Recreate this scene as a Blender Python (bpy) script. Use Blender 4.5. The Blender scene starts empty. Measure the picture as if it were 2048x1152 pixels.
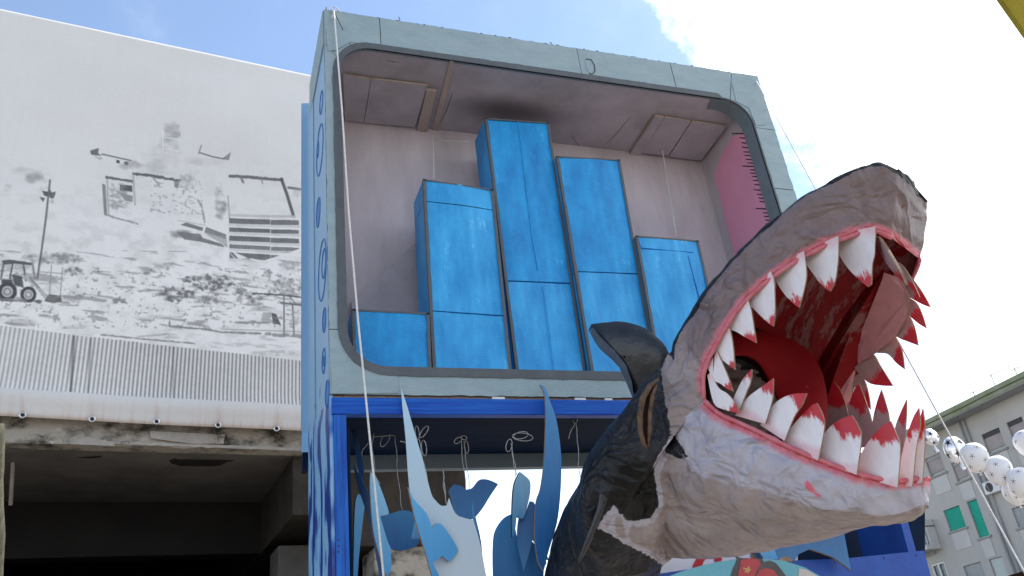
import bpy, bmesh, math, random
import numpy as np
from mathutils import Vector, Matrix, noise as mn

random.seed(7)
rng = np.random.default_rng(7)
sc = bpy.context.scene
COL = sc.collection

# ------------------------------------------------------------------ camera
F = 1731.43                      # focal length in photo pixels (photo is 2048 wide)
AX = np.array([[0.94411654, 0.05188693, 0.32550225],      # world X, Y, Z in camera axes (right, down, forward)
               [-0.30977251, 0.47711282, 0.82243805],
               [-0.11262751, -0.87730901, 0.46652325]])
CAM = np.array([0.0, 0.0, 1.6])
cd = bpy.data.cameras.new('camera')
cam = bpy.data.objects.new('camera', cd)
COL.objects.link(cam)
m = Matrix.Identity(4)
for r in range(3):
    m[r][0] = AX[r][0]; m[r][1] = -AX[r][1]; m[r][2] = -AX[r][2]; m[r][3] = CAM[r]
cam.matrix_world = m
cd.sensor_width = 36.0
cd.lens = F / 2048 * 36.0
cd.clip_start = 0.05
cd.clip_end = 3000
sc.camera = cam

# ------------------------------------------------------------------ sun, sky, exposure
SUN_AZ, SUN_EL = 75.0, 43.0      # azimuth measured from +Y towards +X
w = bpy.data.worlds.new('World')
sc.world = w
w.use_nodes = True
nt = w.node_tree
nt.nodes.clear()
def nd(nt, t, **kw):
    n = nt.nodes.new(t)
    for k, v in kw.items():
        if k.startswith('i_'):
            n.inputs[int(k[2:])].default_value = v
        else:
            setattr(n, k, v)
    return n
out = nd(nt, 'ShaderNodeOutputWorld')
bg = nd(nt, 'ShaderNodeBackground'); bg.inputs['Strength'].default_value = 0.12
sky = nd(nt, 'ShaderNodeTexSky', sky_type='NISHITA', sun_disc=False)
sky.sun_elevation = math.radians(SUN_EL); sky.sun_rotation = math.radians(SUN_AZ)
sky.air_density = 1.0; sky.dust_density = 0.25; sky.ozone_density = 1.0; sky.altitude = 50
tc = nd(nt, 'ShaderNodeTexCoord')
nz = nd(nt, 'ShaderNodeTexNoise'); nz.inputs['Scale'].default_value = 4.6; nz.inputs['Detail'].default_value = 10; nz.inputs['Roughness'].default_value = 0.60
nt.links.new(tc.outputs['Generated'], nz.inputs['Vector'])
dp = nd(nt, 'ShaderNodeVectorMath', operation='DOT_PRODUCT')
caz, cel = math.radians(95), math.radians(30)   # heart of the cloud bank, right of the frame towards the sun
dp.inputs[1].default_value = (math.sin(caz) * math.cos(cel), math.cos(caz) * math.cos(cel), math.sin(cel))
nt.links.new(tc.outputs['Generated'], dp.inputs[0])
ma = nd(nt, 'ShaderNodeMath', operation='MULTIPLY_ADD'); ma.inputs[1].default_value = 0.30
nt.links.new(nz.outputs['Fac'], ma.inputs[0]); nt.links.new(dp.outputs['Value'], ma.inputs[2])
cr = nd(nt, 'ShaderNodeMapRange', interpolation_type='SMOOTHSTEP')
cr.inputs[1].default_value = 0.850; cr.inputs[2].default_value = 0.884
nt.links.new(ma.outputs[0], cr.inputs[0])
# scattered thin cloud over the rest of the sky
cr2 = nd(nt, 'ShaderNodeMapRange', interpolation_type='SMOOTHSTEP')
cr2.inputs[1].default_value = 0.52; cr2.inputs[2].default_value = 0.80; cr2.inputs[3].default_value = 0.03; cr2.inputs[4].default_value = 0.14
nt.links.new(nz.outputs['Fac'], cr2.inputs[0])
# pale horizon air
sx = nd(nt, 'ShaderNodeSeparateXYZ'); nt.links.new(tc.outputs['Generated'], sx.inputs[0])
hz = nd(nt, 'ShaderNodeMapRange', interpolation_type='SMOOTHSTEP')
hz.inputs[1].default_value = 0.50; hz.inputs[2].default_value = 0.05; hz.inputs[3].default_value = 0.0; hz.inputs[4].default_value = 0.75
nt.links.new(sx.outputs['Z'], hz.inputs[0])
mx1 = nd(nt, 'ShaderNodeMath', operation='MAXIMUM'); nt.links.new(cr.outputs[0], mx1.inputs[0]); nt.links.new(cr2.outputs[0], mx1.inputs[1])
mx2 = nd(nt, 'ShaderNodeMath', operation='MAXIMUM'); nt.links.new(mx1.outputs[0], mx2.inputs[0]); nt.links.new(hz.outputs[0], mx2.inputs[1])
mixc = nd(nt, 'ShaderNodeMix', data_type='RGBA')
nt.links.new(mx2.outputs[0], mixc.inputs['Factor'])
nt.links.new(sky.outputs[0], mixc.inputs[6])
mixc.inputs[7].default_value = (7.2, 7.5, 7.8, 1)
nt.links.new(mixc.outputs[2], bg.inputs['Color'])
nt.links.new(bg.outputs[0], out.inputs['Surface'])

sl = bpy.data.lights.new('sun', 'SUN'); sl.energy = 3.6; sl.angle = math.radians(0.55); sl.color = (1.0, 0.94, 0.85)
so = bpy.data.objects.new('sun', sl); COL.objects.link(so)
a, e = math.radians(SUN_AZ), math.radians(SUN_EL)
sd = Vector((math.sin(a) * math.cos(e), math.cos(a) * math.cos(e), math.sin(e)))
so.rotation_euler = sd.to_track_quat('Z', 'Y').to_euler()
so.location = (0, 0, 30)

sc.view_settings.view_transform = 'Standard'
sc.view_settings.look = 'None'
sc.view_settings.gamma = 1
sc.view_settings.use_curve_mapping = False
sc.view_settings.exposure = 1.18
sc.cycles.max_bounces = 6
sc.cycles.diffuse_bounces = 4

# ------------------------------------------------------------------ measuring helpers (photo pixel -> point on a plane of the place)
def cray(px, py): return np.array([(px - 1024) / F, (py - 576) / F, 1.0])
def ray(px, py): return AX @ cray(px, py)
def PD(px, py, z): return CAM + ray(px, py) * z                  # at distance z along the view axis
def PA(px, py, ax, v):
    d = ray(px, py); return CAM + d * ((v - CAM[ax]) / d[ax])
def PX(px, py, x): return PA(px, py, 0, x)
def PY(px, py, y): return PA(px, py, 1, y)
def PZ(px, py, z): return PA(px, py, 2, z)
def PN(px, py, o, n):
    d = ray(px, py); return CAM + d * (((o - CAM) @ n) / (d @ n))
def toworld(p): return CAM + AX @ p

# ------------------------------------------------------------------ mesh helpers
class MB:
    def __init__(s): s.v = []; s.f = []; s.mi = []
    def add(s, vs, fs, mi=0):
        b = len(s.v); s.v += [tuple(map(float, p)) for p in vs]
        s.f += [tuple(b + i for i in f) for f in fs]; s.mi += [mi] * len(fs); return s
    def box(s, a, b, mi=0):
        (x0, y0, z0), (x1, y1, z1) = a, b
        vs = [(x0,y0,z0),(x1,y0,z0),(x1,y1,z0),(x0,y1,z0),(x0,y0,z1),(x1,y0,z1),(x1,y1,z1),(x0,y1,z1)]
        return s.add(vs, [(0,3,2,1),(4,5,6,7),(0,1,5,4),(1,2,6,5),(2,3,7,6),(3,0,4,7)], mi)
    def obox(s, o, ax, ay, az, mi=0):                            # box from a corner and three edge vectors
        o, ax, ay, az = map(np.array, (o, ax, ay, az))
        vs = [o, o+ax, o+ax+ay, o+ay, o+az, o+ax+az, o+ax+ay+az, o+ay+az]
        return s.add(vs, [(0,3,2,1),(4,5,6,7),(0,1,5,4),(1,2,6,5),(2,3,7,6),(3,0,4,7)], mi)
    def prism(s, pts, off, mi=0, mside=None, mback=None):        # polygon + thickness vector
        n = len(pts); off = np.array(off)
        pts = [np.array(p) for p in pts]
        s.add(pts, [tuple(range(n))], mi)
        s.add([p + off for p in pts], [tuple(reversed(range(n)))], mi if mback is None else mback)
        s.add(pts + [p + off for p in pts], [(i, i + n, (i+1) % n + n, (i+1) % n) for i in range(n)], mi if mside is None else mside)
        return s
    def tube(s, pts, r, seg=6, mi=0, closed=False):
        pts = [np.array(p, float) for p in pts]; n = len(pts)
        rr = r if hasattr(r, '__len__') else [r] * n
        base = len(s.v); prev = None
        for i, p in enumerate(pts):
            t = pts[(i+1) % n] - pts[i-1] if closed else pts[min(i+1, n-1)] - pts[max(i-1, 0)]
            t = t / (np.linalg.norm(t) + 1e-12)
            if prev is None:
                h = np.array([0, 0, 1.0]) if abs(t[2]) < .9 else np.array([1.0, 0, 0])
                u = np.cross(t, h)
            else: u = prev - t * (prev @ t)
            u /= (np.linalg.norm(u) + 1e-12); prev = u; vv = np.cross(t, u)
            for k in range(seg):
                a = 2 * math.pi * k / seg
                s.v.append(tuple(p + rr[i] * (math.cos(a) * u + math.sin(a) * vv)))
        for i in range(n if closed else n - 1):
            for k in range(seg):
                j = (i + 1) % n
                s.f.append((base+i*seg+k, base+i*seg+(k+1) % seg, base+j*seg+(k+1) % seg, base+j*seg+k)); s.mi.append(mi)
        if not closed:
            s.f.append(tuple(base + k for k in reversed(range(seg)))); s.mi.append(mi)
            s.f.append(tuple(base + (n-1)*seg + k for k in range(seg))); s.mi.append(mi)
        return s
    def grid(s, g, mi=0, flip=False):                            # g[i][j] points
        n, k = len(g), len(g[0]); vs = [p for row in g for p in row]
        fs = []
        for i in range(n-1):
            for j in range(k-1):
                q = (i*k+j, i*k+j+1, (i+1)*k+j+1, (i+1)*k+j)
                fs.append(q[::-1] if flip else q)
        return s.add(vs, fs, mi)

def obj(name, mb, mats, parent=None, smooth=False, attrs=None, kind=None, bevel=0):
    me = bpy.data.meshes.new(name)
    off = np.array(parent['_o']) if parent is not None else np.zeros(3)
    v = np.array(mb.v) - off
    me.from_pydata(v.tolist(), [], mb.f)
    mats = mats if isinstance(mats, (list, tuple)) else [mats]
    for mt in mats: me.materials.append(mt)
    if len(mats) > 1: me.polygons.foreach_set('material_index', mb.mi)
    if smooth: me.polygons.foreach_set('use_smooth', [True] * len(me.polygons))
    if attrs:
        for k, val in attrs.items():
            at = me.attributes.new(k, 'FLOAT', 'POINT'); at.data.foreach_set('value', np.asarray(val, np.float32))
    me.update()
    o = bpy.data.objects.new(name, me); COL.objects.link(o)
    if parent is not None:
        o.parent = parent; o['_o'] = [0.0, 0.0, 0.0]; o['_o'] = [float(x) for x in off]
    else: o['_o'] = [0.0, 0.0, 0.0]
    if kind: o['kind'] = kind
    if bevel:
        b = o.modifiers.new('bevel', 'BEVEL'); b.width = bevel; b.segments = 2; b.limit_method = 'ANGLE'
    return o
def tag(o, label, cat, group=None):
    o['label'] = label; o['category'] = cat
    if group: o['group'] = group
    return o
def thing(name, label, cat, loc=(0, 0, 0), group=None):
    o = bpy.data.objects.new(name, None); COL.objects.link(o)
    o.location = [float(x) for x in loc]; o['_o'] = [float(x) for x in loc]; o.empty_display_size = .2
    return tag(o, label, cat, group)
def copy_tree(o, parent=None):
    c = o.copy(); COL.objects.link(c); c.parent = parent
    for ch in list(o.children): copy_tree(ch, c)
    return c

# ------------------------------------------------------------------ materials
def rgb(c, k=1.0): return (c[0]*k, c[1]*k, c[2]*k, 1)
def pmat(name, c1, c2=None, rough=.6, scale=5, stretch=(1,1,1), bump=.15, bscale=60, bstretch=(1,1,1), spec=.3, wear=None, wscale=9, wth=.62, detail=6, metal=0, lo=.35, hi=.68, coords='Object', bdist=.01):
    mt = bpy.data.materials.new(name); mt.use_nodes = True; t = mt.node_tree
    b = t.nodes['Principled BSDF']; b.inputs['Roughness'].default_value = rough; b.inputs['Metallic'].default_value = metal
    b.inputs['Specular IOR Level'].default_value = spec
    tcn = nd(t, 'ShaderNodeTexCoord')
    mp = nd(t, 'ShaderNodeMapping'); mp.inputs['Scale'].default_value = stretch
    t.links.new(tcn.outputs[coords], mp.inputs[0])
    n1 = nd(t, 'ShaderNodeTexNoise'); n1.inputs['Scale'].default_value = scale; n1.inputs['Detail'].default_value = detail; n1.inputs['Roughness'].default_value = .65
    t.links.new(mp.outputs[0], n1.inputs['Vector'])
    mr = nd(t, 'ShaderNodeMapRange'); mr.inputs[1].default_value = lo; mr.inputs[2].default_value = hi
    t.links.new(n1.outputs['Fac'], mr.inputs[0])
    mix = nd(t, 'ShaderNodeMix', data_type='RGBA')
    t.links.new(mr.outputs[0], mix.inputs['Factor'])
    mix.inputs[6].default_value = rgb(c1); mix.inputs[7].default_value = rgb(c2 or tuple(x*.85 for x in c1))
    last = mix.outputs[2]
    if wear:
        n2 = nd(t, 'ShaderNodeTexNoise'); n2.inputs['Scale'].default_value = wscale; n2.inputs['Detail'].default_value = 8; n2.inputs['Roughness'].default_value = .7
        t.links.new(mp.outputs[0], n2.inputs['Vector'])
        m2 = nd(t, 'ShaderNodeMapRange'); m2.inputs[1].default_value = wth; m2.inputs[2].default_value = wth + .06
        t.links.new(n2.outputs['Fac'], m2.inputs[0])
        mx = nd(t, 'ShaderNodeMix', data_type='RGBA'); mx.inputs[7].default_value = rgb(wear)
        t.links.new(m2.outputs[0], mx.inputs['Factor']); t.links.new(last, mx.inputs[6]); last = mx.outputs[2]
    t.links.new(last, b.inputs['Base Color'])
    if bump:
        mp2 = nd(t, 'ShaderNodeMapping'); mp2.inputs['Scale'].default_value = bstretch
        t.links.new(tcn.outputs[coords], mp2.inputs[0])
        n3 = nd(t, 'ShaderNodeTexNoise'); n3.inputs['Scale'].default_value = bscale; n3.inputs['Detail'].default_value = 4
        t.links.new(mp2.outputs[0], n3.inputs['Vector'])
        bp = nd(t, 'ShaderNodeBump'); bp.inputs['Strength'].default_value = bump; bp.inputs['Distance'].default_value = bdist
        t.links.new(n3.outputs['Fac'], bp.inputs['Height']); t.links.new(bp.outputs[0], b.inputs['Normal'])
    mt['last'] = 0
    return mt

M = {}
M['ground'] = pmat('ground_paving', (.30, .265, .225), (.22, .20, .18), rough=.9, scale=.8, bump=.2, bscale=8)
M['frame'] = pmat('grey_painted_cardboard', (.245, .33, .36), (.295, .385, .41), rough=.45, scale=5, stretch=(1, 1, 2), bump=.55, bscale=24, bstretch=(.7, 1, 9), spec=.35, wear=(.38, .45, .46), wth=.66, wscale=11)
M['trim'] = pmat('dark_slate_paint', (.075, .085, .095), (.10, .11, .12), rough=.5, scale=8, bump=.2, bscale=60)
M['lining'] = pmat('slate_paint', (.13, .17, .195), (.17, .205, .225), rough=.5, scale=4, bump=.2, bscale=30)
M['mauve'] = pmat('mauve_grey_paint', (.56, .50, .535), (.40, .355, .375), rough=.6, scale=1.5, stretch=(1.6, 1, .45), bump=.3, bscale=9, bstretch=(3, 1, .5), wear=(.34, .30, .31), wth=.66, wscale=7)
M['mauve_board'] = pmat('mauve_board_paint', (.50, .455, .50), (.30, .27, .285), rough=.6, scale=1.1, bump=.25, bscale=12, wear=(.20, .17, .17), wth=.68, wscale=8)
M['pink'] = pmat('pink_paint', (.70, .30, .42), (.60, .25, .37), rough=.55, scale=2.2, stretch=(1, 1, .4), bump=.1, bscale=40)
M['rawwood'] = pmat('raw_batten_wood', (.46, .38, .33), (.33, .26, .22), rough=.75, scale=6, stretch=(1, .2, 1), bump=.2, bscale=50)
M['black'] = pmat('black_paint', (.018, .018, .02), (.03, .03, .034), rough=.5)
M['bluebar'] = pmat('bright_blue_brushed_paint', (.005, .165, .46), (.022, .37, .76), rough=.42, scale=2.2, stretch=(2.2, 1, .9), bump=.4, bscale=22, bstretch=(.6, 1, 9), spec=.28, wear=(.06, .42, .80), wth=.60, wscale=2.4, lo=.3, hi=.72, detail=9)
M['bluebar2'] = pmat('bright_blue_brushed_paint_light', (.007, .21, .53), (.06, .45, .84), rough=.42, scale=2.0, stretch=(2.6, 1, .8), bump=.4, bscale=22, bstretch=(.6, 1, 9), spec=.28, wear=(.10, .48, .84), wth=.58, wscale=2.2, lo=.3, hi=.72, detail=9)
M['bluedeep'] = pmat('deep_blue_brushed_paint', (.003, .045, .34), (.010, .13, .52), rough=.4, scale=4, stretch=(.35, 2, 9), bump=.25, bscale=30, bstretch=(.5, 1, 8), spec=.2)
M['bluepost'] = pmat('deep_blue_post_paint', (.003, .03, .24), (.02, .16, .58), rough=.4, lo=.3, hi=.7, wear=(.10, .30, .66), wth=.68, scale=4, stretch=(9, 2, .35), bump=.25, bscale=30, bstretch=(8, 1, .5), spec=.2)
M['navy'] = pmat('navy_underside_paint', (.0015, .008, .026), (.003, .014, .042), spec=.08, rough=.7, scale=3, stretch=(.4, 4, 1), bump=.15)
M['bluebox'] = pmat('royal_blue_plywood_paint', (.010, .055, .30), (.016, .085, .40), rough=.45, scale=3, bump=.15, bscale=40, wear=(.03, .13, .45), wth=.66)
M['cardedge'] = pmat('raw_cardboard_edge', (.20, .12, .07), (.34, .24, .16), rough=.85, scale=60, bump=.3, bscale=120)
M['darkedge'] = pmat('painted_cardboard_edge', (.02, .025, .035), (.10, .08, .06), rough=.8, scale=50, bump=.3, bscale=120)
M['rope'] = pmat('white_rope', (.72, .71, .69), (.55, .54, .52), rough=.8, scale=60)
M['string'] = pmat('pale_string', (.50, .49, .47), (.36, .35, .33), rough=.85, scale=80)
M['metal'] = pmat('bright_metal', (.62, .62, .62), (.48, .47, .45), rough=.35, metal=1, bump=0)
M['rust'] = pmat('rusty_pipe', (.23, .19, .17), (.30, .27, .25), rough=.7, scale=12, bump=.2)
M['concrete'] = pmat('weathered_concrete', (.05, .044, .034), (.34, .315, .27), rough=.92, lo=.36, hi=.54, scale=3.2, detail=9, stretch=(1, 1, 1.5), bump=.6, bscale=14, wear=(.42, .40, .37), wth=.60, wscale=4, bdist=.03)
M['concrete2'] = pmat('pale_render_patch', (.36, .34, .31), (.26, .24, .21), rough=.92, scale=5, bump=.5, bscale=20, wear=(.12, .11, .09), wth=.60, wscale=5)
M['soffit'] = pmat('dark_concrete_soffit', (.15, .142, .132), (.085, .08, .076), rough=.95, scale=1.2, bump=.4, bscale=9, wear=(.12, .115, .112), wth=.66, wscale=1.4)  # soffit concrete, toned darker than the fascia
M['shade_concrete'] = pmat('shade_dark_concrete', (.018, .017, .016), (.012, .011, .011), rough=.95, scale=1.2, bump=.3, bscale=9)  # shade of the open storey put into a near-black concrete colour
M['shade_concrete2'] = pmat('shade_brown_concrete', (.022, .020, .018), (.05, .042, .034), rough=.95, scale=2.2, bump=.4, bscale=9)  # concrete colour darkened to the shade beneath the slab
M['moss'] = pmat('mossy_timber', (.10, .098, .07), (.045, .044, .03), rough=.9, scale=9, stretch=(3, 3, .6), bump=.4)
M['yellow'] = pmat('olive_yellow_board', (.33, .27, .02), (.26, .20, .01), rough=.6, scale=6)
M['facade'] = pmat('pale_plaster', (.46, .445, .415), (.385, .37, .345), rough=.9, scale=.35, stretch=(1, 1, .5), bump=.2, bscale=5, wear=(.35, .34, .32), wth=.64, wscale=.6)
M['facade2'] = pmat('plaster_panel', (.54, .53, .50), (.46, .45, .43), rough=.9, scale=.8, bump=.2, bscale=6)
M['eave'] = pmat('mossy_green_eave', (.20, .23, .12), (.30, .31, .22), rough=.9, scale=1.5, bump=.3, bscale=7)
M['soffit2'] = pmat('eave_soffit', (.33, .33, .33), (.25, .25, .25), rough=.9, scale=.6)
M['rooftile'] = pmat('roof_grey', (.22, .20, .18), rough=.9)
M['white'] = pmat('white_trim', (.72, .72, .70), (.62, .62, .60), rough=.6)
M['iron'] = pmat('dark_iron', (.05, .05, .055), rough=.6)
M['glass'] = pmat('dim_glass', (.10, .13, .14), (.14, .17, .18), rough=.12, spec=.6, bump=0)
M['curtain'] = pmat('pale_curtain', (.50, .53, .50), (.42, .46, .44), rough=.8, scale=2, stretch=(1, 6, .4))
M['bal'] = pmat('white_latex', (.80, .80, .80), (.76, .76, .77), rough=.28, bump=0, spec=.5)
M['foil'] = pmat('silver_white_foil', (.78, .78, .80), (.70, .70, .72), rough=.22, metal=.55, bump=.25, bscale=9, spec=.6)
M['foilblack'] = pmat('black_foil', (.012, .012, .013), rough=.18, spec=.6, bump=0)
M['ink'] = pmat('black_ink', (.025, .025, .027), rough=.4, bump=0)
M['bannerwhite'] = pmat('white_sign_board', (.80, .79, .85), (.76, .75, .81), rough=.5, bump=.05)
M['red'] = pmat('red_sign_paint', (.62, .02, .03), (.52, .015, .025), rough=.5)
M['teal'] = pmat('teal_painted_board', (.10, .30, .36), (.13, .36, .41), rough=.5, scale=4, bump=.15, wear=(.08, .22, .27), wth=.66)
M['flower'] = pmat('dusty_red_petal_paint', (.40, .055, .06), (.33, .04, .05), rough=.55, scale=14)
M['charcoal'] = pmat('charcoal_paint', (.055, .052, .05), (.085, .08, .075), rough=.6, scale=12)
M['ochre'] = pmat('ochre_paint', (.55, .36, .14), rough=.6)
M['cream'] = pmat('cream_paint', (.52, .47, .42), (.45, .40, .36), rough=.6)
M['fin'] = pmat('black_fin_paint', (.010, .011, .014), (.024, .026, .032), rough=.33, scale=5, stretch=(1, 1, .6), bump=.5, bscale=12, spec=.5, wear=(.075, .075, .08), wth=.72, wscale=9, bdist=.02)
M['finblue'] = pmat('blue_black_fin_paint', (.010, .030, .065), (.02, .05, .10), rough=.35, scale=4, bump=.4, bscale=14, spec=.5)

def shutter_mat(name, c):
    mt = pmat(name, c, tuple(x*.86 for x in c), rough=.6, scale=1.2, bump=0)
    t = mt.node_tree; b = t.nodes['Principled BSDF']
    tcn = nd(t, 'ShaderNodeTexCoord'); wv = nd(t, 'ShaderNodeTexWave', bands_direction='Z'); wv.inputs['Scale'].default_value = 4.5
    t.links.new(tcn.outputs['Object'], wv.inputs['Vector'])
    bp = nd(t, 'ShaderNodeBump'); bp.inputs['Strength'].default_value = .6; bp.inputs['Distance'].default_value = .03
    t.links.new(wv.outputs['Fac'], bp.inputs['Height']); t.links.new(bp.outputs[0], b.inputs['Normal'])
    return mt
M['shut_beige'] = shutter_mat('beige_roller_shutter', (.40, .35, .34))
M['shut_green'] = shutter_mat('green_roller_shutter', (.02, .38, .26))
M['shut_grey'] = shutter_mat('grey_roller_shutter', (.36, .38, .38))

def side_mat():                                                  # light blue siding whose foot is painted with swirling dark waves
    mt = bpy.data.materials.new('light_blue_siding_with_waves'); mt.use_nodes = True; t = mt.node_tree
    b = t.nodes['Principled BSDF']; b.inputs['Roughness'].default_value = .4
    tcn = nd(t, 'ShaderNodeTexCoord'); sxyz = nd(t, 'ShaderNodeSeparateXYZ'); t.links.new(tcn.outputs['Object'], sxyz.inputs[0])
    mp = nd(t, 'ShaderNodeMapping'); mp.inputs['Scale'].default_value = (1, 1, .55); t.links.new(tcn.outputs['Object'], mp.inputs[0])
    wv = nd(t, 'ShaderNodeTexWave'); wv.inputs['Scale'].default_value = 1.0; wv.inputs['Distortion'].default_value = 13; wv.inputs['Detail'].default_value = 3; wv.inputs['Detail Scale'].default_value = 1.6
    wv.bands_direction = 'Y'
    t.links.new(mp.outputs[0], wv.inputs['Vector'])
    rp = nd(t, 'ShaderNodeValToRGB'); el = rp.color_ramp.elements
    el[0].position = .25; el[0].color = (.006, .03, .22, 1); el[1].position = .8; el[1].color = (.22, .44, .66, 1)
    x = rp.color_ramp.elements.new(.5); x.color = (.02, .13, .42, 1)
    t.links.new(wv.outputs['Fac'], rp.inputs[0])
    nz = nd(t, 'ShaderNodeTexNoise'); nz.inputs['Scale'].default_value = 3; t.links.new(tcn.outputs['Object'], nz.inputs['Vector'])
    m_ = nd(t, 'ShaderNodeMath', operation='MULTIPLY_ADD'); m_.inputs[1].default_value = 1.1
    t.links.new(nz.outputs['Fac'], m_.inputs[0]); t.links.new(sxyz.outputs['Z'], m_.inputs[2])
    mr = nd(t, 'ShaderNodeMapRange'); mr.inputs[1].default_value = 0.57; mr.inputs[2].default_value = 0.63
    t.links.new(m_.outputs[0], mr.inputs[0])
    n2 = nd(t, 'ShaderNodeTexNoise'); n2.inputs['Scale'].default_value = 2; t.links.new(mp.outputs[0], n2.inputs['Vector'])
    c_ = nd(t, 'ShaderNodeMix', data_type='RGBA'); c_.inputs[6].default_value = (.17, .34, .53, 1); c_.inputs[7].default_value = (.23, .42, .60, 1)
    t.links.new(n2.outputs['Fac'], c_.inputs['Factor'])
    mx = nd(t, 'ShaderNodeMix', data_type='RGBA'); t.links.new(mr.outputs[0], mx.inputs['Factor']); t.links.new(rp.outputs[0], mx.inputs[6]); t.links.new(c_.outputs[2], mx.inputs[7])
    t.links.new(mx.outputs[2], b.inputs['Base Color'])
    return mt
M['side'] = side_mat()
M['bubble'] = pmat('bubble_outline_paint', (.05, .17, .44), rough=.5, bump=0)
M['bubblefill'] = pmat('bubble_fill_paint', (.04, .20, .52), rough=.5, bump=0)

def cut_mat(name, top, bot):                                     # cut-out wave paint running from one blue into another
    mt = bpy.data.materials.new(name); mt.use_nodes = True; t = mt.node_tree
    b = t.nodes['Principled BSDF']; b.inputs['Roughness'].default_value = .42; b.inputs['Specular IOR Level'].default_value = .35
    tcn = nd(t, 'ShaderNodeTexCoord'); s_ = nd(t, 'ShaderNodeSeparateXYZ'); t.links.new(tcn.outputs['Generated'], s_.inputs[0])
    mp = nd(t, 'ShaderNodeMapping'); mp.inputs['Scale'].default_value = (7, 7, 1.2); t.links.new(tcn.outputs['Object'], mp.inputs[0])
    nz = nd(t, 'ShaderNodeTexNoise'); nz.inputs['Scale'].default_value = 3; nz.inputs['Detail'].default_value = 6; t.links.new(mp.outputs[0], nz.inputs['Vector'])
    ma = nd(t, 'ShaderNodeMath', operation='MULTIPLY_ADD'); ma.inputs[1].default_value = .55; ma.inputs[2].default_value = -.27
    t.links.new(nz.outputs['Fac'], ma.inputs[0])
    ad = nd(t, 'ShaderNodeMath', operation='ADD', use_clamp=True); t.links.new(s_.outputs['Z'], ad.inputs[0]); t.links.new(ma.outputs[0], ad.inputs[1])
    mx = nd(t, 'ShaderNodeMix', data_type='RGBA'); mx.inputs[6].default_value = rgb(bot); mx.inputs[7].default_value = rgb(top)
    t.links.new(ad.outputs[0], mx.inputs['Factor']); t.links.new(mx.outputs[2], b.inputs['Base Color'])
    bp = nd(t, 'ShaderNodeBump'); bp.inputs['Strength'].default_value = .2; bp.inputs['Distance'].default_value = .01
    t.links.new(nz.outputs['Fac'], bp.inputs['Height']); t.links.new(bp.outputs[0], b.inputs['Normal'])
    return mt
CUT = {'pale': cut_mat('pale_blue_to_white_paint', (.40, .58, .70), (.45, .50, .54)),
       'sky': cut_mat('sky_blue_paint', (.10, .36, .62), (.05, .24, .52)),
       'mid': cut_mat('mid_blue_paint', (.05, .23, .46), (.02, .12, .34)),
       'deep': cut_mat('deep_blue_paint', (.02, .10, .26), (.03, .16, .36)),
       'navy': cut_mat('dark_navy_paint', (.008, .03, .08), (.015, .08, .22)),
       'palemix': cut_mat('pale_to_mid_blue_paint', (.22, .44, .60), (.06, .26, .50))}

def attr_node(t, name):
    a = nd(t, 'ShaderNodeAttribute'); a.attribute_name = name; return a.outputs['Fac']

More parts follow.
